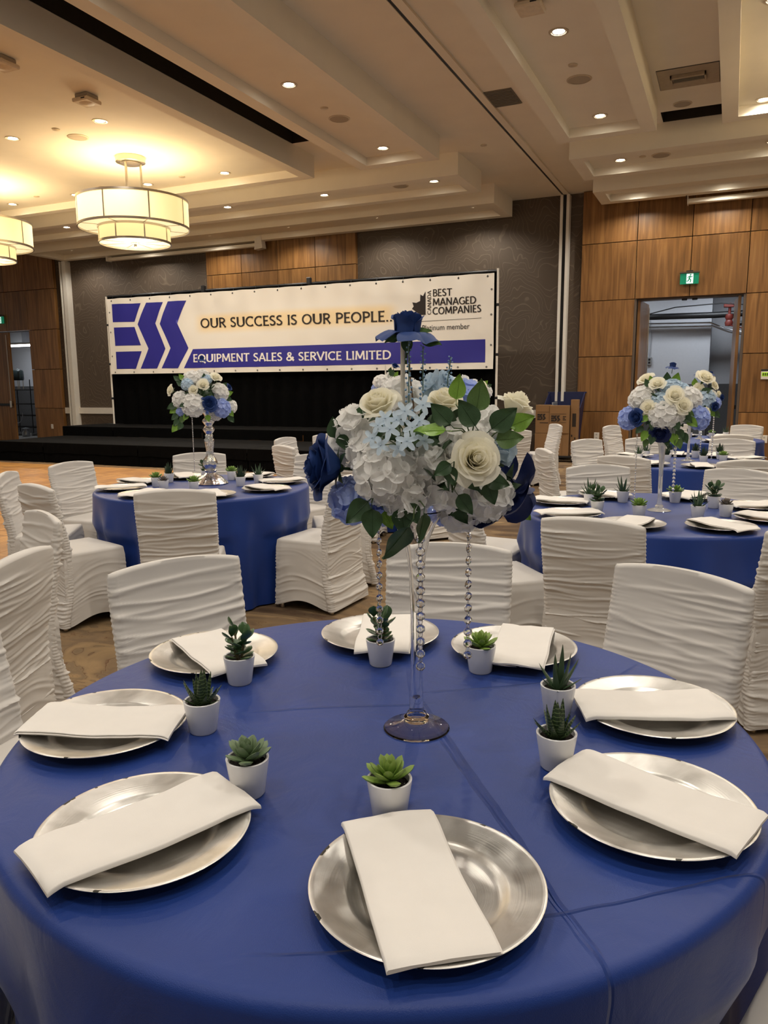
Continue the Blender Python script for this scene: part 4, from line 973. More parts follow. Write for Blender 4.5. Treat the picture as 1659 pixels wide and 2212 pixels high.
# ---------------------------------------------------------------- charger plates and napkins
PR = .1665
PB_ = MB()
PB_.lathe([(0, .005), (.095, .005), (.106, .0065), (.1125, .0125), (.118, .0145), (.140, .0195), (.158, .0235), (.1645, .0250), (PR, .0240), (.1660, .0230)], 96, mi=0)
PB_.lathe([(.1660, .0230), (.1630, .0205), (.140, .0155), (.112, .007), (.103, .001), (0, .001)], 96, mi=1)
m_plate = PB_.mesh('plate', [M_plate, M_under], True, 50)
def napkin_mesh(seed, L=.345, W=.145, off=(0, 0)):
    rnd = random.Random(seed); nu = 44; b = MB(); T = .0065
    tw = rnd.uniform(-.05, .05); sk = rnd.uniform(-.012, .012)
    # closed section across the width, with a slit between the folded layers on one long side
    sec = [(-1, .1), (-.995, .7), (-.965, 1), (-.6, 1.02), (-.3, .96), (.1, 1.02), (.5, .97), (.94, 1.05), (.975, 1.03), (.985, .86), (.97, .72), (.84, .66), (.84, .56), (1.0, .52), (1.025, .38), (1.01, .1), (.96, 0), (.5, 0), (0, 0), (-.5, 0), (-.95, 0)]
    def base(x, y):
        r = math.hypot(x+off[0], y+off[1])
        if r < PR+.001:
            sagv = .006*max(0, 1-(r/.13)**2); return .0262-sagv
        e = r-(PR+.001); return .0262-min(e*e*5+e*.22, .0215)
    def f(u, v):
        i = int(round(v*len(sec))) % len(sec); sx_, sz_ = sec[i]
        l = (u-.5)*L; wv = sx_*W/2*(1+.05*nz(u*2, seed))+sk*(2*u-1)
        wave = .0030*nz(u*2.2+seed, sx_*1.6, 2)+.0020*nz(u*5, sx_*3+seed)
        x, y = l, wv+tw*l*.2
        if 0 < u < 1: pass
        z = base(x, y)+sz_*T*(1 if .02 < u < .98 else .7)+(wave if sz_ > .3 else wave*.6)+.0005
        if sx_ < -.9 and sz_ > .2: z += .0015
        return (x, y, z)
    ns = len(sec); b.grid(nu, ns+1, f)
    b.f.append(tuple(range(ns))); b.f.append(tuple(reversed([(nu-1)*(ns+1)+k for k in range(ns)]))); b.m += [0, 0]
    return b.mesh('napkin', M_napkin, True, 60)
NAPM = [napkin_mesh(1.7+k*3.1) for k in range(6)]
PL1 = [((-.349, .906), (-.368, .896), -54.8, .385, 'at the front of the nearest table'), ((-.81, .855), (-.806, .846), 67, .40, 'at the front left of the nearest table'), ((-1.152, 1.124), (-1.146, 1.114), 22, .375, 'at the left of the nearest table'),
       ((-1.205, 1.565), (-1.19, 1.556), -33, .37, 'behind the jade plant on the nearest table'), ((-.867, 1.881), (-.847, 1.868), -65.5, .37, 'behind the vase and small dark plant on the nearest table'), ((-.491, 1.918), (-.468, 1.913), -82, .37, 'right of the hanging crystals at the rear of the nearest table'),
       ((-.114, 1.66), (-.12, 1.642), 24, .365, 'at the right of the nearest table'), ((-.081, 1.251), (-.083, 1.255), -18.8, .39, 'at the front right of the nearest table')]
def plate(x, y, label): return tag(put(m_plate, 'charger_plate', None, (x, y, .7505)), label, 'plate', 'silver charger plates')
def napkin(x, y, a, label, k, me=None): o = put(me or NAPM[k % 6], 'napkin', None, (x, y, .7505), (0, 0, R(a))); return tag(o, label, 'napkin', 'folded white napkins')
for k, (p, q, a, L, w_) in enumerate(PL1):
    an = a+(180 if k in (2, 3) else 0); o_ = Matrix.Rotation(-R(an), 2) @ Vector((q[0]-p[0], q[1]-p[1]))
    plate(p[0], p[1], 'silver charger plate '+w_); napkin(q[0], q[1], an, 'white folded napkin '+w_, k, napkin_mesh(1.7+k*3.1, L*.845, .145, (o_.x, o_.y)))
# other tables: bearings of the settings
ST = {'T2': [-138, -176, -96, 142, 85, 39, -4, -48], 'T3': [174, -140, 130, 78, -99, -55, -13, 30], 'T4': [150, -160, -119, -75, -30, 29, 103, 65], 'T7': [150, 108, 65, -120, -70]}
usedp = set()
for tk, L in ST.items():
    (cx, cy), tn = TABLES[tk]
    for k, a in enumerate(L):
        s = sector(tk, a, usedp); x, y = cx+.562*math.cos(R(a)), cy+.562*math.sin(R(a))
        plate(x, y, 'silver charger plate, %s of the %s' % (s, tn)); napkin(x+.01*math.cos(R(a)), y+.01*math.sin(R(a)), a+[4, -9, 14, -6, 0, 11, -14, 7][k]+180*(k % 2), 'white folded napkin on the plate at the %s of the %s' % (s, tn), k+3)

# ---------------------------------------------------------------- potted succulents
m_pot = MB().lathe([(0, 0), (.026, 0), (.0285, .003), (.0375, .064), (.0378, .068), (.0362, .0695), (.0335, .068), (.0325, .056), (0, .056)], 40).mesh('pot', M_pot, True, 40)
def soil_m():
    b = MB(); vs = []; n = 22
    for j in range(5):
        for i in range(n): a = 2*math.pi*i/n; r = .0335*j/4; vs.append((r*math.cos(a), r*math.sin(a), .0575+.003*nz(r*200*math.cos(a), r*200*math.sin(a), 1)))
    b.add(vs, [(j*n+i, j*n+(i+1) % n, (j+1)*n+(i+1) % n, (j+1)*n+i) for j in range(4) for i in range(n)]); return b.mesh('soil', M_soil)
m_soil = soil_m()
def leafm(name, col, tip, rough=.45, stripes=False):
    m = mat(name, col, rough, var=.1, nscale=90, subsurf=.0)
    N, L, b = nodes_of(m); tc = N.new('ShaderNodeTexCoord'); sx = N.new('ShaderNodeSeparateXYZ'); L.new(tc.outputs['Object'], sx.inputs[0])
    mr = N.new('ShaderNodeMapRange'); mr.inputs['From Min'].default_value = .35; mr.inputs['From Max'].default_value = 1.0; L.new(sx.outputs[2], mr.inputs['Value'])
    mx = N.new('ShaderNodeMix'); mx.data_type = 'RGBA'; mx.inputs[6].default_value = col; mx.inputs[7].default_value = tip; L.new(mr.outputs[0], mx.inputs[0]); last = mx.outputs[2]
    if stripes:
        wv = N.new('ShaderNodeTexWave'); wv.bands_direction = 'Z'; wv.inputs['Scale'].default_value = 3.2; wv.inputs['Distortion'].default_value = 1.2; wv.inputs['Detail'].default_value = 2; L.new(tc.outputs['Object'], wv.inputs['Vector'])
        g = N.new('ShaderNodeMapRange'); g.inputs['From Min'].default_value = .82; g.inputs['From Max'].default_value = .95; g.inputs['To Max'].default_value = .55; L.new(wv.outputs['Fac'], g.inputs['Value'])
        m2 = N.new('ShaderNodeMix'); m2.data_type = 'RGBA'; L.new(g.outputs[0], m2.inputs[0]); L.new(last, m2.inputs[6]); m2.inputs[7].default_value = srgb(120, 140, 92); last = m2.outputs[2]
    L.new(last, b.inputs['Base Color']); return m
LM = {'green': leafm('rosette_green', srgb(118, 148, 66), srgb(128, 152, 70)), 'grey': leafm('rosette_grey_green', srgb(112, 134, 96), srgb(104, 122, 92)), 'haw': leafm('zebra_leaf', srgb(36, 54, 32), srgb(44, 60, 34), .4, True),
      'aloe': leafm('aloe_leaf', srgb(62, 84, 58), srgb(70, 84, 56)), 'jade': leafm('jade_leaf', srgb(60, 86, 52), srgb(66, 94, 56), .3), 'purple': leafm('purple_rosette', srgb(112, 104, 96), srgb(124, 100, 100))}
# unit leaves: base at the origin, growing along +z, flat side to +y
def succ_leaf(wd, tk_, shape, bend, nu=7, nv=9):
    b = MB()
    def f(u, v):
        a = 2*math.pi*u
        if shape == 'ros': q = wd*(.28+.72*math.sin(math.pi*min(1, v**.9*.78+.08)))*(1 if v < .8 else math.sqrt(max(0, 1-((v-.8)/.2)**1.6)))
        elif shape == 'haw': q = wd*(1-v)**.75*(1-.12*(1-v))
        else: q = wd*math.sin(math.pi*(v**1.35)*.93+.10)**.8 if v < 1 else .0
        if v >= 1: q = .004
        x = q*math.cos(a); y = tk_*(q/wd)*math.sin(a)*(.5 if math.sin(a) > 0 else 1.0)
        return (x, y+bend*v*v-.0, v)
    b.grid(nu+1, nv, f, cu=True); return b
LS = {'green': succ_leaf(.21, .10, 'ros', .10), 'grey': succ_leaf(.24, .10, 'ros', .12), 'purple': succ_leaf(.22, .1, 'ros', .1), 'haw': succ_leaf(.20, .11, 'haw', .14), 'aloe': succ_leaf(.13, .08, 'haw', .10), 'jade': succ_leaf(.36, .10, 'jade', .05)}
LMESH = {k: b.mesh('leaf', LM[k], True, 60) for k, b in LS.items()}
def plant_layout(kind, seed):
    rnd = random.Random(seed); out = []
    if kind in ('green', 'grey', 'purple'):
        n = 20
        for i in range(n):
            t = i/(n-1); a = i*2.3999+seed; el = R(80-68*t**.8+rnd.uniform(-5, 5)); l = (.028+.024*t**.7)*(1 if kind != 'purple' else .8)
            out.append((a, el, l, (0, 0, .062+.010*(1-t)), 1))
    elif kind in ('haw', 'aloe'):
        n = 18 if kind == 'haw' else 13
        for i in range(n):
            t = i/(n-1); a = i*2.3999+seed; el = R(82-62*t+rnd.uniform(-9, 9)); l = (.080-.034*t)*rnd.uniform(.8, 1.12)*(1.0 if kind == 'haw' else 1.12)
            out.append((a, el, l, (.004*math.cos(a), .004*math.sin(a), .056), 1))
    else:
        for s in range(4):
            a0 = s*1.7+seed; lean = .012+.006*s % .012; hgt = .048+.016*rnd.random()
            for i in range(6):
                t = i/5; a = a0+i*1.571+.2*rnd.random(); p = (lean*(.4+t)*math.cos(a0), lean*(.4+t)*math.sin(a0), .064+hgt*t)
                out.append((a, R(15+50*t*t+rnd.uniform(-12, 12)), .040*rnd.uniform(.8, 1.1), p, 1))
    return out
def leaf_matrix(a, el, l, p):
    # +z of the leaf points outward at azimuth a and elevation el, upper face (+y) turned up/inward
    d = Vector((math.cos(a)*math.cos(el), math.sin(a)*math.cos(el), math.sin(el))); up = Vector((-math.cos(a)*math.sin(el), -math.sin(a)*math.sin(el), math.cos(el)))
    x = up.cross(d).normalized(); M = Matrix((x, up, d)).transposed().to_4x4()
    return Matrix.Translation(p) @ M @ Matrix.Scale(l, 4)
def stems(kind, seed, par):
    if kind != 'jade': return
    b = MB(); rnd = random.Random(seed)
    for s in range(4):
        a0 = s*1.7+seed; lean = .012+.006*s % .012; hgt = .048+.016*rnd.random()
        for i in range(6): rnd.random(); rnd.uniform(0, 1); rnd.uniform(0, 1)
        b.tube([(.002*math.cos(a0), .002*math.sin(a0), .05), (lean*.6*math.cos(a0), lean*.6*math.sin(a0), .068), (lean*1.4*math.cos(a0), lean*1.4*math.sin(a0), .062+hgt)], .0025, 6)
    b.build('stem', mat('jade_stem', srgb(92, 82, 52), .6), par)
def pot(kind, x, y, seed, label, single, sc=1.0):
    t = thing('potted_succulent', label, 'potted plant', (x, y, .7505), seed, 'succulents in white pots'); t.scale = (sc,)*3
    put(m_pot, 'pot', t); put(m_soil, 'soil', t); stems(kind, seed, t)
    lay = plant_layout(kind, seed)
    if single:
        for (a, el, l, p, _) in lay:
            o = put(LMESH[kind], 'leaf', t); o.matrix_local = leaf_matrix(a, el, l, p)
    else:
        key = ('far', kind, int(seed) % 2)
        if key not in MATS:
            b = MB(); s_ = LS[kind]; plain = mat('far_'+kind, tuple(LM[kind].diffuse_color), .45, var=.15, nscale=60)
            for (a, el, l, p, _) in lay: b.join(s_, leaf_matrix(a, el, l*1.18, p))
            MATS[key] = b.mesh('leaves', plain, True, 60)
        o = put(MATS[key], 'leaves', t); o['kind'] = 'stuff'
    return t
P1 = [('jade', -1.048, 1.455, 'white pot with upright round-leaved jade plant, far left of the vase'), ('haw', -.966, 1.205, 'white pot with dark spiky zebra haworthia beside the left plate'), ('grey', -.736, 1.034, 'white pot with grey-green rosette succulent above the front left plate'), ('green', -.478, 1.068, 'white pot with bright green rosette succulent touching the front napkin'),
      ('haw', -.259, 1.346, 'white pot with tall striped haworthia by the front right napkin'), ('aloe', -.304, 1.578, 'white pot with dark pointed succulent, directly behind the striped haworthia'), ('green', -.533, 1.756, 'white pot with light green rosette under the right crystal strand'), ('jade', -.784, 1.702, 'white pot with small dark rosette behind the left crystal strand')]
for k, (kd, x, y, lab) in enumerate(P1): pot(kd, x, y, k*1.3+.4, lab, True)
PB = [('T2', 'green', -3.776, 4.32, 'green rosette pot left of the silver candlestick, foremost but one'), ('T2', 'haw', -3.86, 4.56, 'dark spiky pot at the rear left of the left table'), ('T2', 'purple', -3.60, 4.19, 'small purplish rosette pot at the front left of the left table'), ('T2', 'jade', -3.72, 4.82, 'jade pot half hidden behind the silver candlestick base'), ('T2', 'green', -3.36, 4.22, 'light green rosette pot in front of the silver candlestick'), ('T2', 'green', -3.5, 4.86, 'flat green rosette pot right of the candlestick at the rear'), ('T2', 'haw', -3.215, 4.57, 'pointed haworthia pot right of the candlestick, nearest of three'), ('T2', 'aloe', -3.175, 4.74, 'tall spiky aloe pot at the right of the left table'),
      ('T3', 'aloe', -.728, 4.58, 'upright aloe pot at the far left of the right table'), ('T3', 'jade', -.644, 4.31, 'dark leafy pot in front of the upright aloe, right table'), ('T3', 'aloe', -.563, 4.77, 'spreading spiky pot below the left crystal strand, right table'), ('T3', 'green', -.271, 4.87, 'green rosette pot under the right crystal strand, right table'), ('T3', 'green', -.413, 4.24, 'bright green rosette pot left of the trumpet vase, right table'), ('T3', 'jade', -.053, 4.73, 'leafy jade pot at the right rear, right table'), ('T3', 'aloe', -.124, 4.33, 'open aloe pot in front right, right table'), ('T3', 'purple', .013, 4.44, 'low rosette pot beside the open aloe, right table'),
      ('T4', 'aloe', -.752, 7.43, 'spiky pot foremost left on the second right table'), ('T4', 'aloe', -.72, 7.78, 'spiky pot behind left on the second right table'), ('T4', 'haw', -.50, 7.40, 'spiky pot just right of the near trumpet vase stem'), ('T4', 'haw', -.52, 7.98, 'spiky pot under the leaves right of the near vase stem'), ('T4', 'haw', -.28, 7.93, 'spiky pot right of the second trumpet vase'), ('T4', 'haw', -.19, 7.40, 'haworthia pot in front of the second trumpet vase'), ('T4', 'green', -.03, 7.52, 'large open succulent pot at the right of the second right table'), ('T4', 'haw', -.06, 7.86, 'white pot hidden behind the large open succulent'),
      ('T7', 'haw', -.47, 10.9, 'small pot left on the farthest right table'), ('T7', 'green', -.20, 10.92, 'small pot right of the far vase on the farthest table'), ('T7', 'aloe', -.03, 11.1, 'dark spiky pot rightmost on the farthest table')]
for k, (tk, kd, x, y, lab) in enumerate(PB): pot(kd, x, y, k*.9+.3, lab, False)
# ================================================================ centrepieces
class Frame:
    def __init__(s, ax, ay):
        n = Vector((ax, ay, 0)).normalized(); s.o = Vector((ax, ay, 0)); s.t = Vector((n.y, -n.x, 0)); s.n = -n; s.rz = math.atan2(s.t.y, s.t.x)
    def p(s, x, y, z): q = s.o+s.t*x+s.n*y; return Vector((q.x, q.y, z))
    def d(s, x, y, z): q = s.t*x+s.n*y; return Vector((q.x, q.y, z))
def petal_mat(name, c, c2, tl=.25, rough=.6):
    m = mat(name, c, rough, var=.05, nscale=40, translucent=tl, bump=.12, bscale=120); return m
M_cream = petal_mat('cream_petal', srgb(250, 246, 228), None, .42); M_whitep = petal_mat('white_petal', srgb(248, 247, 244), None, .38); M_bluep = petal_mat('royal_petal', srgb(34, 62, 122), None, .1); M_dbluep = petal_mat('navy_petal', srgb(20, 34, 84), None, .08)
M_peri = petal_mat('periwinkle_petal', srgb(188, 204, 246), None, .38); M_pale = petal_mat('pale_blue_petal', srgb(206, 224, 238), None, .25); M_bud = mat('bud_blue', srgb(124, 156, 188), .6); M_budg = mat('bud_green', srgb(96, 120, 110), .6)
def leafgreen(name, c, c2):
    m = mat(name, c, .38, var=.12, nscale=30, translucent=.12); return m
M_ldk = leafgreen('leaf_dark', srgb(52, 78, 48), None); M_llt = leafgreen('leaf_light', srgb(112, 150, 52), None); M_lol = leafgreen('leaf_olive', srgb(84, 112, 60), None); M_stem = mat('stem_green', srgb(70, 88, 46), .55)
def petal(i, N, openf=0, nu=7, nv=6, seed=0):
    t = i/(N-1); nu = 13 if t < .45 else 9; nv = 7; th = i*2.3999; hw = 1.9-1.05*t; Rl = .10+.80*t**1.15; Rb = .05+.22*t; H = .96-.26*t**1.8+.05*math.sin(i*2.1)*(1-t); curl = 1.15*t**2.6
    if openf: Rl = .10+.56*t; Rb = .06+.52*t; H = .92-.12*t; curl = .8*t*t
    if openf and t > .74: Rl = 1.05; H = .10; hw = .66; curl = .3; Rb = .12
    b = MB()
    def f(u, v):
        s = 2*u-1; a = th+hw*s*(.50+.50*math.sin(math.pi*min(1, v*.75+.12)))
        e = max(0, v-.66); r = Rb+(Rl-Rb)*(v**.8)+curl*e*e*1.6+.02*nz(s*2, v*3, i+seed)+.035*s*s*(1-t)
        z = H*v**.9*(1-.16*abs(s)**2.5)-curl*e*e*1.5+.03*t*nz(s*2.5+i, v*2, seed)
        if openf and t > .74: z = .16+.14*math.sin(v*2.4)-.30*v*v-.10*s*s*v+.10*nz(s*1.6, v*2, i+seed)*v
        return (r*math.cos(a), r*math.sin(a), z)
    b.grid(nu, nv, f); return b
def rose_proto(N, openf, seed): return [petal(i, N, openf, seed=seed) for i in range(N)]
def bud(h, r):
    b = MB()
    def f(u, v):
        a = 2*math.pi*u; q = r*(.5+.9*v-.75*v**3)*(1+.10*math.sin(2*a+5*v)); return (q*math.cos(a), q*math.sin(a), h*v)
    b.grid(14, 7, f, cu=True); b.f.append(tuple(i*7+6 for i in range(14))); b.m.append(0); return b
RP = [bud(.86, .17)]+rose_proto(25, 0, 1.0); RPO = [bud(.88, .13)]+rose_proto(20, 1, 4.0)
SEP = MB()
for k in range(5):
    M = Matrix.Rotation(k*1.2566, 4, 'Z')
    SEP.add([M @ Vector(p) for p in ((.05, -.10, -.02), (.05, .10, -.02), (.38, .16, .03), (.38, -.16, .03), (.75, 0, -.04))], [(0, 1, 2, 3), (3, 2, 4)])
SEP.lathe([(0, -.16), (.09, -.14), (.14, -.05), (.16, .06)], 10)
SEP.tube([(0, 0, -.12), (0, 0, -.9)], .045, 6)
ROSE_PM = {}
def rose(loc, d, Rd, m, label, openf=0, parts=True, roll=0, name='rose'):
    key = (m.name, openf)
    if parts:
        if key not in ROSE_PM: ROSE_PM[key] = [b.mesh('petal', m, True, 80) for b in (RPO if openf else RP)]
        t = thing(name, label, 'flower', loc, 0, None); t.rotation_euler = align(d, roll); t.scale = (Rd,)*3
        for me in ROSE_PM[key]: put(me, 'petal', t)
        put(SEPM, 'calyx', t); return t
    key = ('far',)+key
    if key not in ROSE_PM:
        b = MB()
        for q in (RPO if openf else RP): b.join(q, Matrix(), 0)
        b.sphere(.40, (0, 0, .46), 14, 0); b.join(SEP, Matrix(), 1); ROSE_PM[key] = b.mesh('rose', [m, M_ldk], True, 80)
    o = put(ROSE_PM[key], name, None, loc, align(d, roll), Rd); return tag(o, label, 'flower')
SEPM = SEP.mesh('calyx', M_ldk, True, 60)
def floret(n=4, nu=7, nv=8, narrow=False):
    b = MB()
    for k in range(n):
        a0 = 2*math.pi*k/n
        def f(u, v, a0=a0, k=k):
            s = 2*u-1; l = .5-.5*math.cos(math.pi*(.04+.96*v)); w_ = (.56 if not narrow else .25)*math.sin(math.pi*min(.985, .05+.95*v))**.72
            x = l; y = s*w_; z = .06*v+.20*l*l*(1 if not narrow else -.8)+(.12 if not narrow else .05)*s*s*v+.06*nz(s*1.5+k*3, v*2, 5)
            return (x*math.cos(a0)-y*math.sin(a0), x*math.sin(a0)+y*math.cos(a0), z)
        b.grid(nu, nv, f)
    b.sphere(.07, (0, 0, .06), 6); return b
FL4 = floret(4); FL5 = floret(5, 4, 5, True)
FLM = {}
def hyd(loc, d, Rd, m, label, parts=True, seed=0, fr=.021):
    n = max(9, int(7.0*(Rd/fr)**1.6)) if parts else 26
    k0 = fr/Rd if parts else .46
    lay = []
    for i in range(n):
        z = 1-1.55*(i+.5)/n; r = math.sqrt(max(0, 1-z*z)); a = i*2.39996+seed
        dd = Vector((r*math.cos(a), r*math.sin(a), z)); lay.append((dd*(.82+.08*nz(i*1.7, seed)), dd+Vector((.2*nz(i, seed, 1), .2*nz(i, seed, 2), 0)), k0*(1+.2*nz(i*2.2, seed, 3)), i*1.3))
    if parts:
        if m.name not in FLM: FLM[m.name] = (FL4.mesh('floret', m, True, 80), MB().sphere(.70, n=10).mesh('flower_core', m, True, 80))
        t = thing('hydrangea', label, 'flower', loc); t.rotation_euler = align(d); t.scale = (Rd,)*3
        for (p, dr, k, rl) in lay: put(FLM[m.name][0], 'floret', t, p, align(dr, rl), k)
        put(FLM[m.name][1], 'flower_core', t); return t
    key = ('far', m.name)
    if key not in FLM:
        b = MB()
        for (p, dr, k, rl) in lay: b.join(FL4, Matrix.Translation(p) @ align(dr, rl).to_matrix().to_4x4() @ Matrix.Scale(k, 4))
        b.sphere(.72, n=10); FLM[key] = b.mesh('hydrangea', m, True, 80)
    return tag(put(FLM[key], 'hydrangea', None, loc, align(d), Rd), label, 'flower')
def leaf_geo():
    b = MB()
    def f(u, v):
        s = 2*u-1; w_ = .40*math.sin(math.pi*v**.72)**.85*(1-.25*v); y = s*w_
        return (y, .06*abs(s)*1.0-.10*v*v+.03*math.sin(v*9)*abs(s), v)
    b.grid(7, 11, f)
    b.tube([(0, .004, -.22), (0, .006, .02), (0, -.012, .5), (0, -.075, .88)], [.014, .013, .010, .003], 5); return b
LEAF = leaf_geo(); LEAFM = {m.name: LEAF.mesh('leaf', m, True, 70) for m in (M_ldk, M_llt, M_lol)}
def leaf_M(p, d, nrm, l):
    d = Vector(d).normalized(); nrm = Vector(nrm); y = (nrm-d*nrm.dot(d)).normalized(); x = y.cross(d)
    return Matrix.Translation(p) @ Matrix((x, y, d)).transposed().to_4x4() @ Matrix.Scale(l, 4)
def sprig(F, label, leaves, root, nm='leaf_sprig'):
    # leaves: (x, y, z centre in the bouquet frame, length, direction (x, z), tone)
    t = thing(nm, label, 'leaf sprig', F.p(*root)); b = MB(); inv = Matrix.Translation(-F.p(*root))
    for (x, y, z, l, dx, dz, tone, *nn) in leaves:
        d = F.d(dx, .12, dz).normalized(); c = F.p(x, y, z); p = c-d*l*.5; nv = F.d(*(nn[0] if nn else (.15*dz, 1, .25)))
        o = put(LEAFM[tone.name], 'leaf', t); o.matrix_local = inv @ leaf_M(p, d, nv, l)
        e = p-d*l*.2; r_ = F.p(*root); m1 = r_.lerp(e, .55)+F.d(0, .012, .008)
        b.tube([inv @ r_, inv @ m1, inv @ e], .0013, 5)
    b.build('stem', M_stem, t); return t
# crystal strands
OCT = MB(); OCT.lathe([(0, -.42), (.62, -.40), (1.0, -.12), (1.0, .12), (.62, .40), (0, .42)], 8)
m_bead = OCT.mesh('crystal_bead', M_crystal, False); m_link = MB().lathe([(1+.16*math.cos(k*math.pi/3), .16*math.sin(k*math.pi/3)) for k in range(7)], 14).mesh('link_ring', M_silver)
def strand(F, x, y, z1, z0, label, step=.0247, r=.0092, turn=0):
    t = thing('crystal_strand', label, 'crystal strand', F.p(x, y, z1)); n = int((z1-z0)/step)
    for i in range(n+1):
        q = F.rz+turn*(1-i/n)
        put(m_bead, 'crystal_bead', t, (0, 0, -i*step), (R(90), R(22.5), q), r)
        if i < n: put(m_link, 'link_ring', t, (0, 0, -(i+.5)*step), (R(90), 0, q+R(40)), .0052)
    return t
def far_strand(F, x, y, z1, z0, label, n, r):
    b = MB()
    for i in range(n): b.sphere(r, (0, 0, -(z1-z0)*i/(n-1)), 8, sc=(1, .7, 1))
    b.tube([(0, 0, 0), (0, 0, z0-z1)], .0015, 4)
    o = thing('crystal_strand', label, 'crystal strand', F.p(x, y, z1)); q = b.build('bead_chain', M_beadfar, o); q['kind'] = 'stuff'
M_beadfar = mat('silvered_bead', (.85, .84, .82, 1), .12, .85)
def filler(F, x, y, z, rx, rz, n, label, seed, l=.05):
    rnd = random.Random(seed); b = MB()
    for i in range(n):
        d = Vector((rnd.gauss(0, 1), rnd.gauss(0, 1), rnd.gauss(0, .8))).normalized()
        b.join(LEAF, leaf_M(Vector((d.x*rx*.55, d.y*rx*.55, d.z*rz*.55)), (d+Vector((rnd.uniform(-.5, .5), rnd.uniform(-.5, .5), rnd.uniform(-.5, .5)))), (rnd.uniform(-1, 1), rnd.uniform(-1, 1), 1), l*rnd.uniform(.8, 1.2)))
    b.sphere(rx*.55, sc=(1, 1, rz/rx), n=12)
    tag(b.build('greenery_filler', M_ldk, None, F.p(x, y, z)), label, 'greenery', kind='stuff')

# ---- nearest table
F1 = Frame(-.561, 1.395)
vp = [(0, .0165), (.018, .0150), (.032, .0100), (.048, .0045), (.065, 0), (.0695, .0012), (.067, .0038), (.048, .0082), (.032, .0145), (.026, .018), (.0265, .026), (.021, .031), (.0195, .036), (.0155, .040), (.0145, .060), (.0118, .135), (.0120, .25), (.0150, .335), (.020, .375), (.027, .405), (.040, .436), (.0585, .464), (.0570, .466), (.038, .438), (.0245, .406), (.0175, .376), (.0125, .335), (.0085, .25), (.0080, .14), (.0085, .07), (0, .064)]
tag(MB().lathe(vp, 56).build('trumpet_vase', M_glass, None, (-.561, 1.395, .7505), ang=30), 'tall clear glass trumpet vase holding the large bouquet', 'vase')
filler(F1, .02, .02, 1.31, .16, .14, 70, 'dark green foliage packed inside the large bouquet', 5, .055)
rose(F1.p(-.017, 0, 1.552), F1.d(.06, .10, 1), .056, M_bluep, 'royal blue rose with drooping lower petals on top of the large bouquet', 1, roll=.7)
rose(F1.p(-.150, .05, 1.305), F1.d(-.95, .30, .12), .068, M_bluep, 'big royal blue rose facing left on the large bouquet', 0, roll=1.1)
rose(F1.p(.165, .02, 1.258), F1.d(.66, -.38, -.50), .080, M_dbluep, 'navy rose turned away, lower right of the large bouquet', 1, roll=.3)
RS1 = [(-.063, .085, 1.412, .043, (-.20, .55, .75), 'cream rose on the upper left of the large bouquet'), (.052, .065, 1.412, .041, (.05, .35, .85), 'cream rose at the top centre behind the leaves, large bouquet'), (.186, -.02, 1.405, .040, (.42, .05, .9), 'cream rose bud at the far right, large bouquet'), (.100, .145, 1.325, .049, (.18, .92, .28), 'open cream rose facing the viewer, right of the large bouquet')]
for i, (x, y, z, r_, d, lab) in enumerate(RS1):
    o = rose(F1.p(x, y, z-(.006 if i < 3 else 0)), F1.d(*d), r_, M_cream, lab, 0, roll=i*1.1)
    if i < 3: o.scale = (r_*.92, r_*.92, r_*1.35)
HY1 = [(-.115, .05, 1.380, .040, 'w', 'white hydrangea under the upper left cream rose'), (-.056, .125, 1.302, .060, 'w', 'largest white hydrangea, low front left of the large bouquet'), (.028, .11, 1.310, .040, 'w', 'white hydrangea low in the middle front of the large bouquet'), (.090, .09, 1.352, .045, 'w', 'white hydrangea left above the open cream rose'), (.134, .065, 1.251, .049, 'w', 'white hydrangea below the open cream rose'), (.087, .03, 1.216, .040, 'w', 'white hydrangea hanging at the bottom right of the large bouquet'),
       (-.018, .125, 1.258, .040, 'w', 'white hydrangea lowest in the front, just above the glass'), (.125, .05, 1.385, .038, 'w', 'white hydrangea beneath the right hand leaves'), (.055, .115, 1.270, .036, 'w', 'white hydrangea tucked low beside the middle one'), (-.030, -.08, 1.434, .042, 'w', 'white hydrangea at the back left of the large bouquet'), (.095, -.10, 1.433, .042, 'w', 'white hydrangea at the back right of the large bouquet'), (-.089, .085, 1.337, .036, 'w', 'small white hydrangea at the left middle of the large bouquet'),
       (-.122, .05, 1.240, .044, 'b', 'periwinkle hydrangea under the left blue rose'), (-.068, .03, 1.230, .036, 'b', 'periwinkle hydrangea bottom left behind the leaves'), (.106, -.04, 1.435, .028, 'b', 'small periwinkle hydrangea at the top back'), (.160, .05, 1.336, .020, 'p', 'pale blue hydrangea tip at the right side'), (.050, -.04, 1.455, .026, 'p', 'pale blue hydrangea tip at the top'), (.065, -.08, 1.205, .034, 'b', 'periwinkle hydrangea at the shaded underside'), (-.14, .0, 1.34, .035, 'w', 'white hydrangea deep at the left edge of the large bouquet')]
for i, (x, y, z, r_, c, lab) in enumerate(HY1): hyd(F1.p(x, y-.01, z), F1.d(x*5-.1, .9, (z-1.27)*5), r_, {'w': M_whitep, 'b': M_peri, 'p': M_pale}[c], lab, True, i*.7, .024)
t = thing('delphinium_spray', 'pale blue star flower spray at the centre of the large bouquet', 'flower', F1.p(-.01, .12, 1.36)); b = MB(); fm = FL5.mesh('star_flower', M_pale, True, 80)
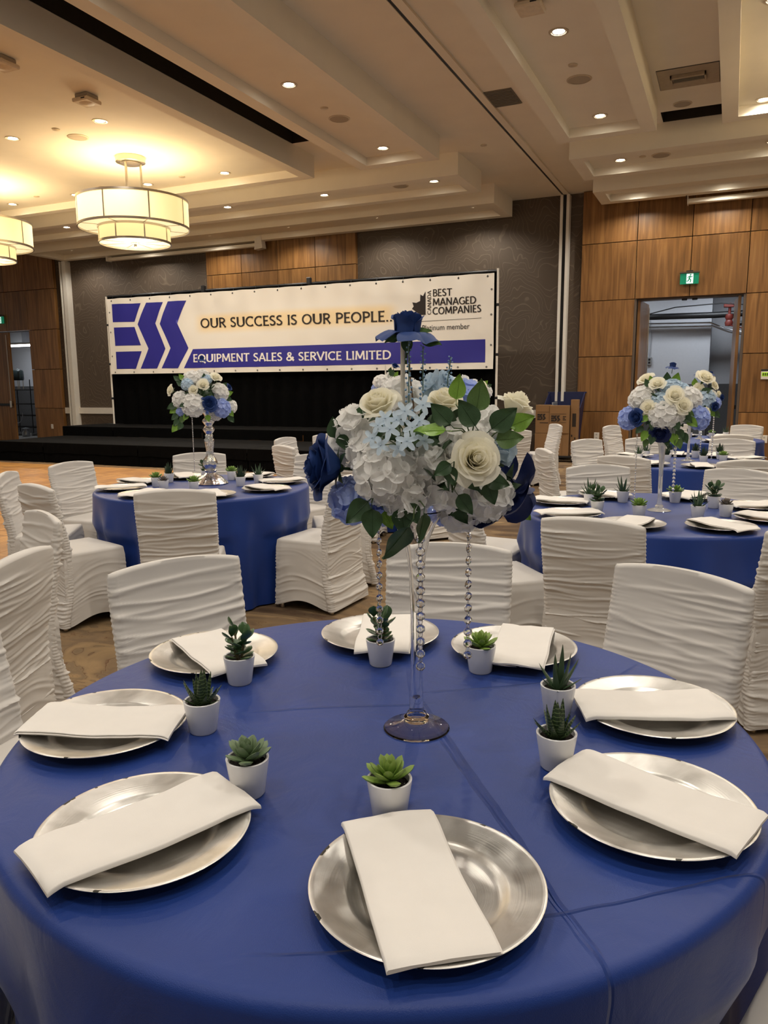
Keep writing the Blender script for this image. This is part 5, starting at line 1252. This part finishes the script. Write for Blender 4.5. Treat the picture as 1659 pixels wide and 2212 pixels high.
for i, (x, y, z, r_) in enumerate([(-.020, .170, 1.417, .020), (-.046, .175, 1.386, .021), (-.016, .185, 1.366, .021), (.012, .150, 1.427, .020), (.006, .165, 1.399, .019), (-.079, .150, 1.369, .019), (-.063, .165, 1.357, .019), (-.031, .170, 1.352, .018), (.014, .170, 1.365, .018), (-.007, .175, 1.389, .018), (-.055, .150, 1.404, .018), (-.035, .16, 1.402, .017), (-.068, .155, 1.392, .016)]):
    p = F1.p(x, y, z)-F1.p(-.01, .12, 1.36); put(fm, 'star_flower', t, p, align(F1.d(.5*nz(i, 3)+(x+.02)*4, 1, .4+.6*nz(i, 8)), i), r_); b.tube([(0, 0, -.02), p*.6, p], .0012, 5)
b.build('stem', M_stem, t)
for i, (x, y, z0, z1, lab) in enumerate(((-.014, .04, 1.40, 1.545, 'blue bud spike left of the rose stem, large bouquet'), (.013, .03, 1.41, 1.535, 'blue bud spike right of the rose stem, large bouquet'), (.056, 0, 1.43, 1.515, 'shorter blue bud spike leaning right at the top, large bouquet'))):
    t = thing('bud_spike', lab, 'flower', F1.p(x, y, z0)); h = z1-z0; lean = .012*(i == 2)
    MB().tube([(0, 0, -.06), (lean*.5, 0, h*.5), (lean, 0, h)], .0012, 5).build('stem', M_budg, t); b = MB()
    for k in range(34):
        q = k/33; a = k*2.4; rr_ = .0075*(1-.5*q); b.sphere(.0032*(1-.45*q), (rr_*math.cos(a)+lean*q, rr_*math.sin(a), h*q), 6)
    b.build('buds', M_bud if i != 1 else M_bud, t)
tag(MB().lathe([(0, -.3), (.0045, -.3), (.0045, .058), (.0038, .058), (.0038, -.29)], 14, F1.p(-.026, -.005, 1.500)).build('support_tube', M_white), 'white plastic support tube under the top blue rose', 'tube')
t = thing('leafy_stalk', 'reddish green stalk with leaves beneath the top blue rose', 'flower stem', F1.p(-.012, 0, 1.40))
MB().tube([(0.01, 0, 0), (0.0, 0, .08), (-.005, 0, .165)], .0018, 6).build('stem', mat('stem_red', srgb(110, 84, 62), .6), t); inv = Matrix.Translation(-F1.p(-.012, 0, 1.40))
for (x, z, l, dx, dz, m) in ((.030, 1.542, .040, .8, -.15, M_lol), (.014, 1.562, .034, .9, .1, M_lol), (-.017, 1.535, .032, .1, -1, M_ldk), (-.045, 1.548, .034, -1, -.3, M_lol)):
    d = F1.d(dx, .3, dz).normalized(); o = put(LEAFM[m.name], 'leaf', t); o.matrix_local = inv @ leaf_M(F1.p(x, .012, z)-d*l*.5, d, F1.d(-.2, .6, .7), l)
D, Lt, O = M_ldk, M_llt, M_lol
sprig(F1, 'two dark leaves rising at the upper left of the large bouquet', [(-.157, .05, 1.383, .042, -.1, 1, D), (-.105, .06, 1.411, .034, -1, -.15, D), (-.137, .07, 1.355, .034, .45, -1, D)], (-.12, .03, 1.34))
sprig(F1, 'spray of five glossy leaves at the top right of the large bouquet', [(.042, .17, 1.412, .050, -.7, .75, D), (.075, .12, 1.458, .046, .1, 1, Lt, (-.3, .8, .3)), (.111, .14, 1.443, .058, .15, 1, O), (.089, .155, 1.413, .056, -.55, .85, D), (.023, .185, 1.384, .056, -1, .05, Lt, (0, .5, .9))], (.10, .12, 1.365))
sprig(F1, 'three leaves reaching out to the right of the large bouquet', [(.161, .10, 1.400, .060, .75, .65, D), (.196, .08, 1.394, .050, .8, .35, Lt), (.172, .10, 1.363, .052, 1, .12, O)], (.12, .09, 1.345))
sprig(F1, 'dark leaves on a curling stem at the bottom centre of the large bouquet', [(.045, .19, 1.316, .036, -.6, -.4, D), (.088, .155, 1.249, .044, .5, -.65, D, (.3, 1, .2)), (.061, .185, 1.304, .036, .3, -1, D), (.100, .165, 1.289, .036, .7, -.8, D)], (.065, .14, 1.27))
sprig(F1, 'two dark leaves and a light one drooping bottom left of the large bouquet', [(-.108, .14, 1.233, .058, -.75, -.72, D, (.1, 1, .35)), (-.080, .15, 1.214, .054, .02, -1, D, (0, 1, .4)), (-.052, .11, 1.213, .038, .4, -.9, Lt)], (-.075, .11, 1.255))
sprig(F1, 'long dark leaves hanging over the glass mouth of the trumpet vase', [(-.025, .14, 1.215, .052, .15, -1, D), (.010, .16, 1.207, .056, -.12, -1, D, (.9, .6, .2)), (-.036, .17, 1.182, .076, -.62, -.85, D, (1, .7, .1)), (-.005, .15, 1.232, .042, .4, -.9, D)], (-.002, .12, 1.25))
sprig(F1, 'dark leaves beneath the open cream rose', [(.146, .15, 1.289, .044, 1, -.25, D), (.134, .145, 1.267, .042, .35, -1, D)], (.115, .12, 1.30))
sprig(F1, 'light green leaf tip below the navy rose', [(.211, .02, 1.212, .042, .75, -.75, Lt), (.185, .01, 1.215, .03, .6, -.9, D)], (.165, .0, 1.25))
strand(F1, -.074, .03, 1.180, .925, 'left strand of crystal beads hanging from the large bouquet', .0232, .0078, 1.2)
strand(F1, .008, .045, 1.165, .877, 'middle strand of crystal beads beside the glass stem', .0262, .0098)
strand(F1, .104, .02, 1.190, .918, 'right strand of crystal beads hanging from the large bouquet', .0247, .0092, 1.3)

# ---- other tables
def far_bouquet(F, flowers, leaves, where, cz):
    kinds = {'br': (M_bluep, 'royal blue rose', 1), 'bl': (M_bluep, 'royal blue rose', 0), 'bm': (M_bluep, 'royal blue rose', 0), 'bd': (M_dbluep, 'navy rose', 0), 'cr': (M_cream, 'cream rose', 0), 'hw': (M_whitep, 'white hydrangea', 0), 'hb': (M_peri, 'periwinkle hydrangea', 0), 'hp': (M_pale, 'pale blue hydrangea', 0)}
    for i, (k, x, y, z, w_, pos) in enumerate(flowers):
        m, nm, op = kinds[k]; lab = '%s %s of the %s' % (nm, pos, where); d = F.d(x*4, .45+y*3, (z-cz)*4+.15)
        if k == 'br': rose(F.p(x, y, z-.012), F.d(.1, .1, 1), w_*.36, m, lab, op, False, i)
        elif k[0] in 'bc': rose(F.p(x, y-.02, z), d, w_*.58, m, lab, op, False, i)
        else: hyd(F.p(x, y-.03, z), d, w_*.57, m, lab, False).scale = (w_*.60, w_*.55, w_*.48)
    if leaves:
        groups = {}
        for (g, x, y, z, l) in leaves: groups.setdefault(g, []).append((x, y, z, l))
        for g, L in groups.items():
            cx = sum(q[0] for q in L)/len(L); cz_ = sum(q[2] for q in L)/len(L)
            sprig(F, '%s of the %s' % (g, where), [(x, y, z, l, (x-cx*.3)*5+.2*nz(i, cx), (z-cz)*4+.1-.3*(z < cz), (Lt if i % 4 == 1 else (O if i % 4 == 3 else D))) for i, (x, y, z, l) in enumerate(L)], (cx*.55, .04, cz*.6+cz_*.4))
F2 = Frame(-3.50, 4.60)
def ribbed(a, z): return 1+.03*math.cos(14*a)
cp = [(0, 0), (.122, 0), (.126, .006), (.118, .014), (.10, .032), (.085, .05), (.05, .07), (.036, .085), (.045, .10), (.03, .108), (.05, .135), (.056, .155), (.045, .185), (.028, .21), (.026, .25), (.034, .31), (.037, .33), (.026, .345), (.030, .36), (.022, .37), (.036, .39), (.044, .405), (.034, .42), (.024, .43), (.033, .445), (.045, .462), (.042, .475), (.026, .49), (.03, .51), (.045, .535), (.06, .55), (.055, .552), (.03, .52), (0, .51)]
tag(MB().lathe(cp, 42, fn=ribbed).build('candlestick_vase', M_merc, None, (F2.o.x, F2.o.y, .7505), ang=60), 'turned silver mercury glass candlestick vase on the left table', 'vase')
W2 = 'silver candlestick bouquet'
far_bouquet(F2, [('br', -.029, 0, 1.667, .095, 'on a stem above the top'), ('cr', -.024, .12, 1.469, .082, 'centre front'), ('cr', .062, .05, 1.518, .078, 'upper right'), ('cr', -.241, 0, 1.439, .075, 'far left'), ('cr', -.089, .13, 1.438, .068, 'just left of centre'), ('bm', .008, .15, 1.349, .105, 'facing front, lower middle'), ('hw', -.104, .05, 1.519, .118, 'top left'), ('hw', -.189, .08, 1.377, .108, 'left side'), ('hw', -.097, .15, 1.337, .150, 'largest, low front left'), ('hw', .092, .06, 1.427, .112, 'right side'), ('hw', -.032, -.05, 1.545, .096, 'back of the top'), ('hb', .100, .10, 1.311, .117, 'low right'), ('hw', .170, 0, 1.316, .085, 'rightmost'), ('hb', -.197, .08, 1.287, .055, 'low left'), ('hp', .002, .08, 1.518, .065, 'between the upper cream roses'), ('hw', .058, .06, 1.269, .085, 'lowest right'), ('hp', -.135, .10, 1.483, .08, 'below the top left white one'), ('bl', .151, -.02, 1.456, .05, 'half hidden at the right edge')],
  [('upper left leaf sprig', -.211, .03, 1.528, .058), ('upper left leaf sprig', -.176, .03, 1.537, .056), ('upper left leaf sprig', -.192, .06, 1.492, .056), ('trailing left leaf sprig', -.257, .03, 1.325, .072), ('trailing left leaf sprig', -.243, .03, 1.298, .072), ('trailing left leaf sprig', -.237, .06, 1.251, .065), ('trailing left leaf sprig', -.19, .07, 1.228, .062), ('trailing left leaf sprig', -.228, .07, 1.211, .062), ('trailing left leaf sprig', -.239, .07, 1.171, .072), ('trailing left leaf sprig', -.2, .08, 1.184, .062), ('middle leaf sprig', -.176, .14, 1.338, .05), ('right leaf sprig', .127, 0, 1.477, .055), ('right leaf sprig', .16, 0, 1.417, .06), ('right leaf sprig', .15, 0, 1.378, .065), ('lower right leaf sprig', .166, .02, 1.229, .066), ('lower right leaf sprig', .167, .03, 1.269, .055), ('middle leaf sprig', -.001, .14, 1.241, .055), ('top leaf sprig', -.015, .06, 1.536, .055), ('lower left leaf sprig', -.145, .1, 1.274, .058), ('lower left leaf sprig', -.16, .1, 1.25, .058)], W2, 1.39)
filler(F2, -.03, .02, 1.39, .17, .14, 45, 'dark foliage inside the bouquet on the silver candlestick', 8, .06)
far_strand(F2, -.115, .05, 1.29, .86, 'thin bead strand hanging left of the silver candlestick', 34, .0048); far_strand(F2, .022, .06, 1.27, .92, 'bead strand lying along the silver candlestick stem', 24, .006)
vp2 = [(0, 0), (.062, 0), (.066, .002), (.045, .010), (.022, .016), (.024, .026), (.016, .034), (.0115, .07), (.0115, .22), (.015, .31), (.021, .365), (.034, .405), (.043, .42), (.040, .42), (.019, .37), (.012, .31), (.006, .2), (0, .19)]
M_gl2 = mat('silvered_glass', (.92, .92, .92, 1), .05, 0, var=0, trans=.75, ior=1.5)
VM = MB().lathe(vp2, 36).mesh('trumpet_vase', M_gl2, True, 30)
F3 = Frame(-.333, 4.52)
tag(put(VM, 'trumpet_vase', None, (F3.o.x, F3.o.y, .7505)), 'slim glass trumpet vase on the right table', 'vase')
W3 = 'right table bouquet'
far_bouquet(F3, [('br', .032, 0, 1.558, .095, 'on a stem above the top'), ('cr', -.038, .08, 1.445, .083, 'upper left front'), ('cr', -.094, 0, 1.470, .085, 'topmost left'), ('cr', .046, .14, 1.388, .095, 'centre front'), ('cr', .088, .15, 1.341, .085, 'right below the centre'), ('cr', -.077, .13, 1.329, .08, 'left of the lower white one'), ('bm', -.130, .12, 1.278, .085, 'at the left side'), ('bd', -.015, .12, 1.204, .10, 'lowest front'), ('hw', -.118, .06, 1.381, .126, 'left'), ('hw', .001, .16, 1.292, .135, 'low centre'), ('hw', .131, .05, 1.381, .112, 'right'), ('hw', .070, .14, 1.280, .07, 'small, beside the low centre one'), ('hb', -.185, .05, 1.271, .112, 'far left'), ('hb', .179, .06, 1.274, .112, 'far right'), ('hp', .038, .05, 1.435, .097, 'upper middle'), ('hp', -.025, .10, 1.370, .083, 'middle'), ('hw', .046, .05, 1.203, .075, 'hanging underneath'), ('cr', .205, 0, 1.299, .06, 'rightmost'), ('hp', .086, .02, 1.423, .08, 'upper right')],
  [('upper left leaf sprig', -.096, .05, 1.467, .05), ('upper left leaf sprig', -.075, .04, 1.482, .05), ('lower left leaf sprig', -.124, .12, 1.212, .056), ('lower left leaf sprig', -.096, .12, 1.178, .066), ('lower left leaf sprig', -.055, .13, 1.16, .062), ('lower left leaf sprig', -.087, .1, 1.138, .05), ('hanging right leaf sprig', .022, .1, 1.151, .058), ('hanging right leaf sprig', .058, .12, 1.161, .07), ('hanging right leaf sprig', .089, .12, 1.188, .066), ('hanging right leaf sprig', .084, .12, 1.138, .062), ('hanging right leaf sprig', .112, .1, 1.168, .066), ('right leaf sprig', .117, .12, 1.276, .075), ('right leaf sprig', .147, .1, 1.253, .071), ('right leaf sprig', .068, .15, 1.235, .06), ('lower left leaf sprig', -.054, .14, 1.237, .062), ('lower left leaf sprig', -.096, .14, 1.272, .05), ('top leaf sprig', .006, 0, 1.493, .065), ('top leaf sprig', .054, 0, 1.488, .07), ('right leaf sprig', .13, .1, 1.302, .058)], W3, 1.32)
filler(F3, 0, .03, 1.31, .16, .12, 45, 'dark foliage inside the bouquet on the right table', 9, .06)
far_strand(F3, -.135, .05, 1.24, .80, 'left bead strand hanging over the right table', 30, .0048); far_strand(F3, .068, .05, 1.15, .86, 'right strand of large beads over the right table', 15, .0085)
F4 = Frame(-.33, 7.6); tag(put(VM, 'trumpet_vase', None, (F4.o.x, F4.o.y, .7505)), 'slim glass trumpet vase on the second right table', 'vase')
W4 = 'second right table bouquet'
far_bouquet(F4, [('br', .044, 0, 1.547, .09, 'left of the two on top'), ('br', .151, 0, 1.549, .10, 'right of the two on top'), ('cr', .095, .05, 1.486, .15, 'at the top'), ('cr', .049, .08, 1.397, .106, 'left of the middle'), ('cr', .173, 0, 1.434, .085, 'upper right'), ('cr', .213, 0, 1.357, .07, 'right edge'), ('hp', .118, .10, 1.327, .155, 'low centre'), ('hb', .204, .05, 1.281, .10, 'low right'), ('bm', .187, .10, 1.257, .08, 'low right front'), ('bl', .244, 0, 1.332, .06, 'far right'), ('hw', .070, .05, 1.346, .115, 'left of the pale blue one'), ('hw', .159, .05, 1.345, .11, 'right of the pale blue one'), ('hb', 0, 0, 1.25, .12, 'underside')],
  [('upper leaf sprig', .125, .12, 1.397, .09), ('upper leaf sprig', .021, .05, 1.474, .075), ('lower leaf sprig', .071, .1, 1.308, .08), ('lower leaf sprig', .179, .05, 1.198, .09), ('lower leaf sprig', .222, .03, 1.179, .085), ('lower leaf sprig', .12, .1, 1.276, .075)], W4, 1.36)
filler(F4, .06, .0, 1.33, .14, .11, 30, 'dark foliage inside the bouquet on the second right table', 10, .06)
far_strand(F4, .10, .08, 1.22, .80, 'left bead strand over the second right table', 20, .008); far_strand(F4, .20, .03, 1.25, .78, 'right bead strand over the second right table', 26, .0075)
F7 = Frame(-.34, 10.7); tag(put(VM, 'trumpet_vase', None, (F7.o.x, F7.o.y, .7505)), 'slim glass trumpet vase on the farthest right table', 'vase')
F5 = Frame(-3.4, 7.5); tag(put(VM, 'trumpet_vase', None, (F5.o.x, F5.o.y, .7505)), 'slim glass trumpet vase behind the large bouquet', 'vase')
far_bouquet(F5, [('bl', .123, 0, 1.655, .085, 'on top'), ('hw', .0, .05, 1.49, .17, 'upper left'), ('hw', .12, .06, 1.44, .19, 'right'), ('hw', .10, 0, 1.54, .13, 'topmost'), ('hb', -.05, .05, 1.43, .12, 'left'), ('cr', .10, .12, 1.44, .12, 'front'), ('hw', -.04, .05, 1.38, .16, 'low left')], [('leaf sprig', .10, .06, 1.60, .08), ('leaf sprig', .14, .05, 1.58, .08), ('leaf sprig', .08, .03, 1.63, .06), ('leaf sprig', -.12, .05, 1.35, .09)], 'bouquet behind the large one', 1.40)
filler(F5, .03, 0, 1.42, .12, .1, 20, 'foliage inside the bouquet behind the large one', 12, .07)
tag(MB().lathe([(0, 0), (.008, 0), (.008, .16), (0, .16)], 10, F5.p(.03, 0, 1.52)).build('support_tube', M_white), 'white support tube above the bouquet behind the large one', 'tube')
F6 = Frame(-3.4, 10.6); tag(put(VM, 'trumpet_vase', None, (F6.o.x, F6.o.y, .7505)), 'slim glass trumpet vase on the rear table by the cartons', 'vase')
filler(F6, .09, .0, 1.36, .13, .09, 14, 'foliage inside the bouquet on the rear table', 14, .07)
far_bouquet(F6, [('hw', 0, 0, 1.42, .18, 'left'), ('hw', .20, 0, 1.37, .18, 'right'), ('hw', .1, .05, 1.38, .2, 'middle'), ('cr', .14, .05, 1.45, .12, 'upper'), ('hb', -.05, .03, 1.33, .14, 'low left')], [('leaf sprig', .24, .0, 1.45, .1), ('leaf sprig', .2, .0, 1.50, .08)], 'rear table bouquet', 1.36)
